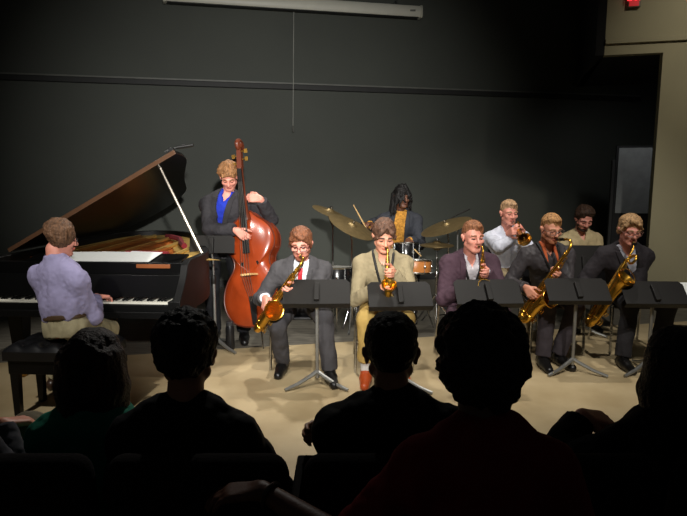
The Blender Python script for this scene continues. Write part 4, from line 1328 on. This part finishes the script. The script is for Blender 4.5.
# drummer
head, neck = hd(402, 197, 6.30, 0.05, -0.175)
person('drummer with dreadlocks in dark jacket over gold patterned shirt', (X_(392, 6.5), 6.5, 0.66), neck, head, (0.45, -1, -0.12), (0.1, -1),
       {'R': (at(371, 224, 6.25), (-0.5, -0.75, 0.1), (0, 0.2, -1), 0.85), 'L': (at(408, 240, 6.1), (0.2, -0.9, -0.2), (0, 0, -1), 0.85)},
       {'R': (V3(X_(375, 6.0), 6.15, 0), (0, -1)), 'L': (V3(X_(415, 6.0), 6.15, 0), (0, -1))},
       [dict(kind='shirt', rgb=(176, 124, 50), e=0.006, var=0.5, scale=60, collar=False), dict(kind='jacket', rgb=(50, 52, 58), e=0.020, button=0, open=0.062)],
       legs_rgb=(34, 34, 38), hair=('dreads', (15, 12, 11)), skin='brown', elbow={'R': V3(-0.9, 0.3, -0.4)}, sh_w=0.18)

# bassist
head, neck = hd(229, 177, 5.36, 0.06, -0.165, -0.02)
person('curly haired person in dark suit and blue shirt playing double bass', (X_(222, 5.48), 5.48, 0.93), neck, head, (0.10, -1, -0.75), (0.25, -1),
       {'R': (at(236, 230, 5.10), (0.75, -0.3, -0.5), (0.3, 0.8, -0.3), 0.55), 'L': (at(261, 199, 5.22), (-1.0, -0.05, 0.12), (-0.1, 0.9, -0.3), 0.6)},
       {'R': (V3(X_(214, 5.45), 5.40, 0), (-0.1, -1)), 'L': (V3(X_(243, 5.4), 5.36, 0), (0.2, -1))},
       [dict(kind='shirt', rgb=(36, 56, 176), e=0.004, upto=0.85), dict(kind='jacket', rgb=(54, 52, 55), e=0.022, button=0.40, open=0.055, hem=0.10, upto=0.97)],
       legs_rgb=(28, 28, 31), hair=('curly', (148, 104, 66)), skin='pink', stand=True, s=1.04, headk=0.95,
       elbow={'R': V3(-0.9, -0.1, -0.5), 'L': V3(0.9, -0.35, -0.5)})

# pianist
bt = bcen
pf = by                                             # faces the keys
ph = at(60.5, 239, bcen[1] + 0.03)
pn_pel = V3(X_(61, bcen[1] - 0.04), bcen[1] - 0.04, bh + 0.085)
lk = nrm(V3(0.80, 0.62, -0.18))
kR, kL = pw(0.20, 0.03, KZ + 0.035), pw(-0.12, 0.03, KZ + 0.035)
person('person in lavender shirt and khaki trousers playing the piano', pn_pel, ph + V3(-0.012, -0.035, -0.155), ph, lk, tuple((by * 0.95 + pd_ * 0.30)[:2]),
       {'R': (kR - by * 0.10 + V3(0, 0, 0.03) - pd_ * 0.02, nrm(by * 0.9 + pd_ * 0.35 - V3(0, 0, 0.15)), (0, 0, -1), 0.45), 'L': (kL - by * 0.10 + V3(0, 0, 0.03), nrm(by - V3(0, 0, 0.12)), (0, 0, -1), 0.45)},
       {'R': (pw(0.05, 0.13, 0), (by[0], by[1])), 'L': (pw(-0.25, 0.06, 0), (by[0], by[1]))},
       [dict(kind='shirt', rgb=(160, 154, 190), e=0.008, ch=0.55, var=0.04, hem=0.085, noise=[(0.008, 9), (0.007, (26, 26, 9), 4.0), (0.003, 50)])], legs_rgb=(170, 160, 128), hair=('wavy', (108, 78, 56)), skin='pink', headk=0.95, sh_w=0.16, glasses=(30, 24, 24),
       belt=(26, 22, 20), elbow={'R': pd_ * 0.4 - by * 0.3 - V3(0, 0, 1), 'L': pd_ * 0.25 - by * 0.3 - V3(0, 0, 1)}, shoe_rgb=(60, 42, 30))

# ------------------------------------------------------------------ double bass
b_top, b_bot = at(242, 146, 5.40), at(260, 334, 5.04)
bax = nrm(b_top - b_bot)
bfr = nrm(V3(-0.22, -1, 0) - bax * np.dot(V3(-0.22, -1, 0), bax))
brt = np.cross(bfr, bax)
BL = float(np.linalg.norm(b_top - b_bot))
BK = BL / 1.90
bp = lambda x, z, f=0.0: b_bot + (bax * z + brt * x + bfr * f) * BK
db = thing('double_bass', 'reddish orange double bass with dark neck held upright by the bassist', 'double bass', (b_bot[0], b_bot[1], 0))
bo = np.array(db.location)
varn = mat('bass_varnish', (152, 58, 21), 0.28, var=0.22, scale=5, coat=0.3)
ebony = mat('ebony', (22, 20, 20), 0.35)
b0z = 0.08; bl = 1.14
half = [(0.0, 0.0), (0.13, 0.005), (0.255, 0.06), (0.325, 0.19), (0.325, 0.33), (0.275, 0.46), (0.205, 0.56), (0.185, 0.63), (0.20, 0.70), (0.245, 0.77), (0.26, 0.86), (0.235, 0.95), (0.17, 1.03), (0.09, 1.09), (0.04, 1.14), (0.0, 1.14)]
hp = [tuple(p) for p in spline(half, 4)]
prof = hp + [(-x, y) for x, y in reversed(hp[1:-1])]
mb = MB(); NP = len(prof); vs = []; fs = []
c0_ = (0, 0.52)
layers = [(0.0, 0.075), (0.55, 0.075), (0.85, 0.06), (0.97, 0.04), (1.0, 0.03), (1.0, -0.14), (0.97, -0.15), (0.85, -0.165), (0.5, -0.185), (0.0, -0.19)]
for sc2, f_ in layers:
    for x, y in prof: vs.append(bp(x * sc2, b0z + c0_[1] + (y - c0_[1]) * sc2, f_ + (0.02 if 0.4 < sc2 < .6 and f_ > 0 else 0)))
for i in range(len(layers) - 1):
    for j in range(NP): fs.append((i * NP + j, i * NP + (j + 1) % NP, (i + 1) * NP + (j + 1) % NP, (i + 1) * NP + j))
mb._add(vs, fs); body = mb.build('body', varn, db, bo, angle=50)
dark_edge = mat('bass_edge', (92, 34, 14), 0.35)
mb = MB(); mb.tube([bp(x * 1.0, b0z + y, 0.032) for x, y in prof], 0.008, 6, closed=True); mb.tube([bp(x, b0z + y, -0.142) for x, y in prof], 0.008, 6, closed=True); mb.build('edging', dark_edge, db, bo)
for sg in (-1, 1):
    mb = MB(); mb.tube(spline([bp(sg * .085, b0z + .60, .083), bp(sg * .075, b0z + .63, .083), bp(sg * .09, b0z + .62, .083), bp(sg * .105, b0z + .54, .083), bp(sg * .125, b0z + .46, .079), bp(sg * .145, b0z + .43, .076), bp(sg * .14, b0z + .46, .077)], 4), 0.008, 6)
    mb.build('sound_hole', mat('hole_black', (10, 6, 4), 0.9), db, bo)
mb = MB(); mb.prism([(-.075, 0), (.075, 0), (.06, .05), (.05, .13), (-.05, .13), (-.06, .05)], lambda x, y, t: bp(x, b0z + .50 + t, .085 + y), 0, 0.018); mb.build('bridge', mat('maple', (206, 168, 110), 0.5), db, bo)
mb = MB(); mb.prism([(-.035, .72), (.035, .72), (.022, 1.56), (-.022, 1.56)], lambda x, y, t: bp(x, b0z + y, .115 + .02 * (1.5 - y) + t), 0, 0.022); mb.build('fingerboard', ebony, db, bo, bev=0.004)
mb = MB(); mb.tube([bp(0, b0z + 1.06, .06), bp(0, b0z + 1.14, .08), bp(0, b0z + 1.30, .096), bp(0, b0z + 1.58, .098)], [.045, .032, .027, .024], 10); mb.build('neck', mat('bass_neck', (104, 48, 28), 0.35), db, bo)
zt0 = b0z + 1.57
mb = MB(); mb.prism([(-.026, 0), (.026, 0), (.022, .20), (-.022, .20)], lambda x, y, t: bp(x, zt0 + y, .075 - .12 * y + t), 0, .05)
sc0 = bp(0, zt0 + .235, .075)
mb.tube(spline([sc0 + bax * .035 * math.cos(a) * (1 - a / 14) * 1.2 - bfr * -0.035 * math.sin(a) * (1 - a / 14) * 1.2 for a in np.linspace(-2.2, 8.5, 26)], 2), [.030 - 0.0003 * i for i in range(51)], 8)
mb.ball(sc0, 0.035, 10, 7, sc=(1.1, 1, 1)); scr = mb.build('scroll', mat('bass_neck', (104, 48, 28), 0.35), db, bo)
for i, zz in enumerate((.05, .09, .13, .17)):
    sg = -1 if i % 2 else 1
    mb = MB(); mb.tube([bp(0, zt0 + zz, .085), bp(sg * .06, zt0 + zz, .085)], 0.006, 8); mb.prism([(0.05, -.02), (.085, -.02), (.085, .02), (.05, .02)], lambda x, y, t: bp(sg * x, zt0 + zz + y, .08 + t), 0, .008)
    mb.build('tuning_machine', mat('brass', (170, 130, 60), 0.35, 0.9), scr, bo)
for i, x in enumerate((-.024, -.008, .008, .024)):
    mb = MB(); mb.tube([bp(x * .5, zt0 + .1, .10), bp(x * .6, zt0 - .01, .125), bp(x * 1.7, b0z + .51, .218), bp(x * .9, b0z + .25, .11)], 0.0022, 5); mb.build('string', mat('string_steel', (180, 175, 165), 0.3, 0.9), db, bo)
mb = MB(); mb.prism([(-.04, .30), (.04, .30), (.022, .02), (-.022, .02)], lambda x, y, t: bp(x, b0z + y, .09 + t), 0, .016); mb.build('tailpiece', ebony, db, bo, bev=0.004)
ep = bp(0, b0z, -0.05); foot = ep - bax * (ep[2] / bax[2])
mb = MB(); mb.tube([ep + bax * .03, ep - bax * .02, foot], [.018, .008, .006], 8); mb.build('endpin', chrome, db, bo)

# ------------------------------------------------------------------ chairs under the players
for (x, y, rz, lb) in ((X_(300, 4.70), 4.70, math.pi, 'chrome and black chair under the player in grey suit'),
                       (X_(383, 4.64), 4.64, math.pi, 'chrome and black chair under the player in khaki shirt'),
                       (X_(470, 4.78), 4.78, math.pi + .03, 'chrome and black chair under the player in plum blazer'),
                       (X_(553, 5.09), 5.09, math.pi - .05, 'chrome and black chair under the player with orange collar'),
                       (X_(631, 5.10), 5.10, math.pi - .05, 'chrome and black chair under the player in black blazer'),
                       (X_(510, 5.82), 5.82, math.pi, 'chrome and black chair under the trumpet player'),
                       (X_(584, 6.24), 6.24, math.pi, 'chrome and black chair under the bearded player in tan shirt')):
    chair(x, y, rz, lb)

# ------------------------------------------------------------------ music stands
zc1 = at(316, 291, 4.12)[2]
st = [make_stand('black music stand in front of the player in grey suit', zc1)]
g = ground(318, 381); st[0].location = (g[0], g[1] - 0.08, 0); st[0].rotation_euler = (0, 0, math.pi + 0.02)
st[0].location = (X_(316.5, 4.12), 4.12, 0)
for px, py, Y, rz, lb in ((400, 293.5, 4.05, 0.06, 'black music stand in front of the player in khaki shirt'),
                          (488.5, 291, 4.10, 0.05, 'black music stand in front of the player in plum blazer'),
                          (578.5, 289, 4.42, -0.02, 'black music stand in front of the player with orange collar'),
                          (656, 292, 4.40, -0.05, 'black music stand at the right end before the player in black blazer')):
    z = at(px, py, Y)[2]
    o = make_stand(lb, z, wdt=0.47 if px < 420 else 0.495); o.location = (X_(px, Y), Y, 0); o.rotation_euler = (0, 0, math.pi + rz); st.append(o)
o = make_stand('black music stand between the piano and the double bass', at(214, 244, 5.05)[2], tilt=10, wdt=0.42, hgt=0.16); o.location = (X_(213, 5.05), 5.05, 0); o.rotation_euler = (0, 0, math.pi - 0.1)
o = make_stand('black music stand in front of the bearded player in tan shirt', at(583, 262, 5.55)[2], tilt=14, wdt=0.5, hgt=0.34); o.location = (X_(583, 5.55), 5.55, 0); o.rotation_euler = (0, 0, math.pi)
paper = mat('paper', (232, 234, 230), 0.8)
o = st[4]; lp = Vector(o.location)
zz = lp.z
mb = MB(); M3 = Matrix.Rotation(R(47), 3, 'X'); zdesk = at(656, 292, 4.40)[2]
mb.prism([(-0.31, -0.10), (-0.03, -0.10), (-0.03, 0.10), (-0.31, 0.10)], lambda x, y, q_: np.array(Vector((0, 0.009, zdesk)) + M3 @ Vector((x, q_, y))), 0.0, -0.002)
sh = mb.build('sheet_music', paper); sh.location = o.location; sh.rotation_euler = o.rotation_euler
tag(sh, 'white score sticking out beside the music stand at the right end', 'sheet music')

# ------------------------------------------------------------------ drum kit
shell = mat('drum_black', (16, 16, 18), 0.2, coat=0.5)
skin_m = mat('drum_head', (176, 174, 166), 0.6)
cymb = mat('cymbal_bronze', (140, 120, 82), 0.42, 0.8, var=0.15, scale=20)


def drum(label, c, r, h, axis, sm, group=None, name='drum', lug=8, legs=None):
    c = np.asarray(c, float); a = nrm(axis)
    t = thing(name, label, 'drum', (c[0], c[1], 0), group=group); og = np.array(t.location)
    MB().lathe([(r * .97, -h / 2), (r, -h / 2 + .01), (r, h / 2 - .01), (r * .97, h / 2)], c, a, 32).build('shell', sm, t, og)
    for sg in (-1, 1):
        MB().lathe([(r * .985, h / 2 + .001), (r * .985, h / 2 + .006)], c, a * sg, 32).build('head', skin_m, t, og)
        MB().torus(c + a * sg * h / 2, a, r + .004, .010, 32, 6).build('hoop', chrome, t, og)
    u = nrm(np.cross(a, V3(0.3, 0.9, 0.31))); v = np.cross(a, u)
    for k_ in range(lug):
        an = 2 * math.pi * k_ / lug; d = u * math.cos(an) + v * math.sin(an); p_ = c + d * (r + .010)
        mb = MB(); mb.tube([p_ - a * h / 2, p_ + a * h / 2], 0.0035, 5); mb.ball(p_, 0.016, 6, 5); mb.build('lug', chrome, t, og)
    for l0, l1 in legs or ():
        MB().tube([l0, l1], 0.009, 8).build('leg', chrome, t, og)
    return t


bdc = V3(X_(376, 6.0), 6.0, 0.30)
drum('black bass drum on the floor behind the player in khaki shirt', bdc, 0.27, 0.36, (0.05, -1, 0), shell, 'drum kit', 'bass_drum',
     legs=[(bdc + V3(s_ * .25, -.08, 0), V3(bdc[0] + s_ * .36, bdc[1] - .22, 0.0)) for s_ in (-1, 1)])
ftc = at(337, 272, 5.85); ftc[2] -= 0.10
drum('black floor tom on three legs under the large tilted cymbal', ftc, 0.18, 0.30, (0, 0.08, 1), shell, 'drum kit', 'floor_tom',
     legs=[(ftc + V3(.2 * math.cos(a), .2 * math.sin(a), .08), V3(ftc[0] + .2 * math.cos(a), ftc[1] + .2 * math.sin(a), 0)) for a in (0.5, 2.6, 4.7)])
tmc = at(406, 253, 5.98)
drum('small black mounted tom with chrome lugs beside the drummer', tmc, 0.135, 0.20, (0, 0.16, 1), shell, 'drum kit', 'rack_tom', legs=[(tmc + V3(-.13, -.02, -.02), bdc + V3(0.05, 0, 0.27))])
snc = at(415, 266, 5.72)
drum('wooden snare drum on a stand right of the khaki shirt', snc, 0.165, 0.13, (0.04, 0.10, 1), mat('snare_wood', (176, 112, 56), 0.35, var=0.2), 'drum kit', 'snare_drum',
     legs=[(snc - V3(0, 0, .08), V3(snc[0] + .24 * math.cos(a), snc[1] + .24 * math.sin(a), 0)) for a in (0.4, 2.5, 4.6)] + [(snc - V3(0, 0, .06), snc + V3(.14 * math.cos(a), .14 * math.sin(a), -.05)) for a in (0.4, 2.5, 4.6)])


def cymbal_stand(name, label, c, r, normal, foot_xy, pair=False, sweep=0.30):
    c = np.asarray(c, float); n_ = nrm(normal); fx = V3(foot_xy[0], foot_xy[1], 0)
    t = thing(name, label, 'cymbal', fx, group='cymbals'); og = fx
    pr = [(0.012, .034), (.03, .032), (.042, .020), (.05, .012), (r * .6, .004), (r, -.012), (r, -.014), (r * .6, .001), (.05, .008), (.012, .028)]
    MB().lathe(pr, c, n_, 40, cap=False).build('cymbal', cymb, t, og)
    if pair: MB().lathe([(a_, -b_ - .03) for a_, b_ in reversed(pr)], c, n_, 40, cap=False).build('bottom_cymbal', cymb, t, og)
    MB().tube([c - n_ * .06, c + n_ * .06], .006, 6).build('tilter', chrome, t, og)
    MB().lathe([(.014, .04), (.014, .06)], c, n_, 10).build('wing_nut', chrome, t, og)
    top_ = V3(fx[0], fx[1], max(0.6, c[2] - .16))
    mb = MB(); mb.tube([c - n_ * .05, top_, V3(fx[0], fx[1], .5)], [.008, .009, .009], 8); mb.build('upper_tube', chrome, t, og)
    MB().tube([V3(fx[0], fx[1], .58), V3(fx[0], fx[1], .05)], .0125, 8).build('pole', chrome, t, og)
    MB().lathe([(.02, .55), (.022, .60), (.016, .62)], V3(fx[0], fx[1], 0), n=10).build('clutch', chrome, t, og)
    for k_ in range(3):
        a = 2.1 * k_ + .4
        MB().tube([V3(fx[0], fx[1], .38), V3(fx[0] + sweep * math.cos(a), fx[1] + sweep * math.sin(a), .01)], .009, 6).build('leg', chrome, t, og)
    return t


cymbal_stand('cymbal_on_stand', 'large bronze cymbal tilted to the audience left of the drummer', at(352, 226, 5.75), 0.255, (0.42, -0.24, 0.86), (X_(352, 5.75), 5.8))
cymbal_stand('cymbal_on_stand', 'bronze cymbal seen edge-on, leftmost of the drum kit', at(330, 211.5, 6.05), 0.20, (0.36, -0.14, 0.92), (X_(333, 6.05), 6.05))
cymbal_stand('cymbal_on_stand', 'bronze cymbal tilted up to the right beside the drummer', at(446, 225.5, 5.85), 0.275, (-0.33, -0.12, 0.93), (X_(449, 5.85), 5.9))
cymbal_stand('hi_hat', 'pair of hi-hat cymbals below the right tilted cymbal', at(437, 244, 5.75), 0.175, (0.0, -0.02, 1), (X_(437, 5.75), 5.75), pair=True, sweep=0.26)
tc_ = V3(X_(392, 6.55), 6.55, 0)
th = thing('drum_throne', 'round black drum stool under the drummer', 'stool', tc_)
MB().lathe([(.14, .52), (.17, .54), (.17, .575), (.15, .59)], tc_, n=24).build('seat', plast, th, tc_)
MB().tube([tc_ + V3(0, 0, .53), tc_ + V3(0, 0, .15)], .016, 8).build('pole', chrome, th, tc_)
for k_ in range(3):
    MB().tube([tc_ + V3(0, 0, .3), tc_ + V3(.25 * math.cos(2.1 * k_), .25 * math.sin(2.1 * k_), .01)], .009, 6).build('leg', chrome, th, tc_)
stick = mat('drumstick_wood', (206, 170, 116), 0.5)
for a_, b_, lb in ((at(366, 228, 6.12), at(353.5, 205, 6.02), 'wooden drumstick raised over the large tilted cymbal'), (at(409, 244, 6.02), at(421, 256, 5.72), 'wooden drumstick pointing down at the snare drum')):
    d = nrm(b_ - a_); a2 = a_ - d * .06
    o = MB().tube([a2, lerp(a2, b_, .7), lerp(a2, b_, .95), b_], [.0085, .0075, .005, .006], 8).build('drumstick', stick, None, a2); o.location = a2
    tag(o, lb, 'drumstick')
# overhead microphone on its boom stand
mx0 = V3(X_(458, 6.1), 6.1, 0)
ms_ = thing('microphone_stand', 'thin black boom microphone stand behind the right tilted cymbal', 'microphone stand', mx0)
MB().tube([mx0 + V3(0, 0, .03), at(458, 221, 6.1)], .010, 8).build('pole', std_p, ms_, mx0)
MB().tube([at(441, 224, 6.15), at(458, 214.5, 6.1), at(470, 209, 6.05)], .007, 8).build('boom', std_m, ms_, mx0)
mb = MB(); mb.tube([at(440, 224.5, 6.15), at(447, 220.5, 6.14)], [.013, .012], 10); mb.build('microphone', mat('mic_black', (20, 20, 20), 0.4), ms_, mx0)
for k_ in range(3): MB().tube([mx0 + V3(0, 0, .08), mx0 + V3(.28 * math.cos(2.1 * k_), .28 * math.sin(2.1 * k_), .012)], .009, 6).build('leg', std_m, ms_, mx0)

# water bottle
wb = ground(230.5, 349); wb_t = thing('water_bottle', 'tall black flask standing on the floor by the double bass', 'bottle', wb)
MB().lathe([(.036, 0), (.040, .008), (.040, .20), (.034, .225)], wb, n=20).build('flask', mat('flask_black', (24, 24, 26), 0.35), wb_t, wb)
MB().lathe([(.034, .225), (.034, .262), (.028, .268)], wb, n=20).build('cap', mat('flask_cap', (48, 48, 50), 0.4), wb_t, wb)
# ------------------------------------------------------------------ the audience
velvet = mat('seat_fabric', (30, 27, 27), 0.95, spec=0.1, bump=0.3, bscale=120)
seat0 = None


def seat(x, y, label, z=0.0):
    global seat0
    if seat0 is None:
        t = thing('auditorium_seat', label, 'seat', (x, y, 0), group='auditorium seats')
        A = Field((-.30, -.10, .36), (.30, .12, .88), 0.011)
        for zz in np.linspace(.44, .76, 9):
            A.cone((-.20, -.02 - .12 * (zz - .45), zz), (.20, -.02 - .12 * (zz - .45), zz), .048, .048, .03)
        sdf_obj(A, 'backrest', velvet, t, (0, 0, 0))
        A = Field((-.30, -.05, .26), (.30, .60, .44), 0.011)
        for yy in np.linspace(.06, .44, 8): A.cone((-.19, yy, .345), (.19, yy, .345), .05, .05, .03)
        sdf_obj(A, 'cushion', velvet, t, (0, 0, 0))
        for sg in (-1, 1):
            mb = MB(); mb.box((sg * .262, .20, .575), (.05, .34, .035)); ar = mb.build('armrest', mat('armrest_black', (14, 13, 13), 0.9, spec=0.1), t, bev=0.01)
            mb = MB(); mb.box((sg * .262, .14, .28), (.03, .10, .56)); mb.build('post', mat('armrest_black', (14, 13, 13), 0.9, spec=0.1), ar, bev=0.004)
        seat0 = t
        return t
    return dup(seat0, (x, y, z), 0, label)


RY = 1.50
for x, lb in ((-0.94, 'dark auditorium seat behind the listener in green'), (-0.40, 'dark auditorium seat behind the listener with tousled black hair'),
              (0.14, 'dark auditorium seat behind the listener with short hair and bare neck'), (0.62, 'empty dark auditorium seat left of the listener in floral blouse'),
              (1.16, 'dark auditorium seat behind the listener in floral blouse'), (-1.48, 'dark auditorium seat of the listener at the left edge')):
    seat(x, RY, lb)
seat(0.32, 0.90, 'dark auditorium seat under the listener in maroon, nearest the camera', 0.03)


def listener(label, px, py, Y, top, hair, skin='light', dz=-0.150, hands=None, feet=None, face=(0, 1), look=(0, 1, 0.02), pelz=0.40, roll=0, headk=1.0, pely=-0.05, **kw):
    head = at(px, py, Y); neck = head + V3(0, -0.045, dz)
    pel = V3(head[0], Y + pely, pelz)
    x = head[0]
    h = {'R': (V3(x + .16, Y + .32, pelz + .16), (-0.4, 0.9, -0.1), (0, 0, -1), 0.35), 'L': (V3(x - .16, Y + .32, pelz + .16), (0.4, 0.9, -0.1), (0, 0, -1), 0.35)}
    h.update(hands or {})
    ft = {'R': (V3(x + .12, Y + .46, 0), (0.1, 1)), 'L': (V3(x - .12, Y + .46, 0), (-0.1, 1))}
    ft.update(feet or {})
    return person(label, pel, neck, head, look, face, h, ft, top, hair=hair, skin=skin, roll=roll, headk=headk, group='listeners in the front rows', **kw)


listener('listener with shoulder-length brown hair in dark green jacket, seen from behind', 96, 366, 1.90,
         [dict(kind='jacket', rgb=(24, 120, 96), e=0.014, button=0.3, open=0.05)], ('bob', (40, 25, 19)), dz=-0.145, sh_w=0.15, torso_k=0.9, pelz=0.40, headk=0.98)
listener('listener with tousled black hair in black shirt, seen from behind', 187, 354, 1.66,
         [dict(kind='shirt', rgb=(11, 11, 12), e=0.014)], ('wavy', (13, 11, 10)), look=(-0.10, 1, -0.02), skin='tan', sh_w=0.158, headk=0.98)
ph3 = at(391, 352, 1.72)
listener('listener with short dark hair and bare neck in black shirt, arms crossed', 391, 352, 1.72,
         [dict(kind='tshirt', rgb=(11, 11, 12), e=0.014), ], ('short', (14, 11, 10)), look=(0.05, 1, 0), skin='tan', sh_w=0.176, dz=-0.142, headk=0.98,
         hands={'R': (at(336, 430, 1.95), (-0.85, -0.35, 0.1), (0.5, -0.8, 0.0), 0.5), 'L': (at(440, 440, 1.95), (0.8, 0.2, 0), (0, -0.9, 0), 0.4)},
         elbow={'R': V3(0.7, 0.4, -0.6), 'L': V3(-0.7, 0.4, -0.6)})
x4 = at(484, 360, 1.22)
p4b = listener('listener with big afro hair in maroon shirt, arm along the seat backs', 479, 362, 1.22,
         [dict(kind='tshirt', rgb=(120, 18, 22), e=0.006)], ('afro', (10, 8, 8)), skin='brown', sh_w=0.142, torso_k=0.85, dz=-0.125, headk=0.86, s=0.95, pelz=0.46, pely=-0.16,
         hands={'L': (at(262, 490, 1.34), (-1, 0.05, -0.12), (0, 0, -1), 0.3), 'R': (V3(x4[0] + .15, 1.35, .60), (-0.3, 0.9, 0), (0, 0, -1), 0.35)},
         elbow={'L': V3(0.1, -0.3, -1)}, feet={'R': (V3(x4[0] + .14, 1.32, 0), (0.1, 1)), 'L': (V3(x4[0] - .12, 1.32, 0), (-0.1, 1))})
wv_ = p4b['wr']['L']; wa = nrm(p4b['wr']['L'] - p4b['el']['L'])
mb = MB(); mb.torus(wv_ - wa * .03 - p4b['org'], wa, .031, .006, 20, 6); mb.build('bracelet', mat('bracelet', (70, 62, 54), 0.35, 0.5), p4b['root'])
h5 = at(664, 366, 1.72)
listener('listener with long dark hair in dark floral blouse at the right edge', 677, 368, 1.72,
         [dict(kind='shirt', rgb=(14, 13, 18), e=0.016, var=0.9, scale=34, collar=False)], ('long', (14, 11, 10)), sh_w=0.165, headk=0.98,
         dz=-0.135, hands={'L': (at(582, 416, 1.80), (0.9, 0.1, -0.2), (0, 0.3, -1), 0.45)}, elbow={'L': V3(-0.8, 0.2, -0.3)})
# listener at the left edge, mostly out of the frame, one leg crossed
h6 = at(-70, 350, 1.85)
person('listener at the left edge with crossed leg in grey khaki trousers', (h6[0], 1.72, 0.40), h6 + V3(0, -0.045, -0.175), h6, (0.1, 1, 0), (0.1, 1),
       {'R': (at(2, 424, 1.98), (0.5, 0.8, -0.2), (0, 0, -1), 0.4), 'L': (V3(h6[0] - .1, 2.0, .6), (0.3, 0.9, 0), (0, 0, -1), 0.3)},
       {'R': (V3(X_(10, 2.2) - 0.0, 2.42, 0.20), (0.3, 1)), 'L': (V3(h6[0] - .05, 2.2, 0), (0, 1))},
       [dict(kind='shirt', rgb=(60, 60, 66), e=0.012)], legs_rgb=(120, 112, 92), hair=('short', (50, 40, 34)), headk=1.0, group='listeners in the front rows',
       knee={'R': V3(0.3, 0.6, 0.9)})
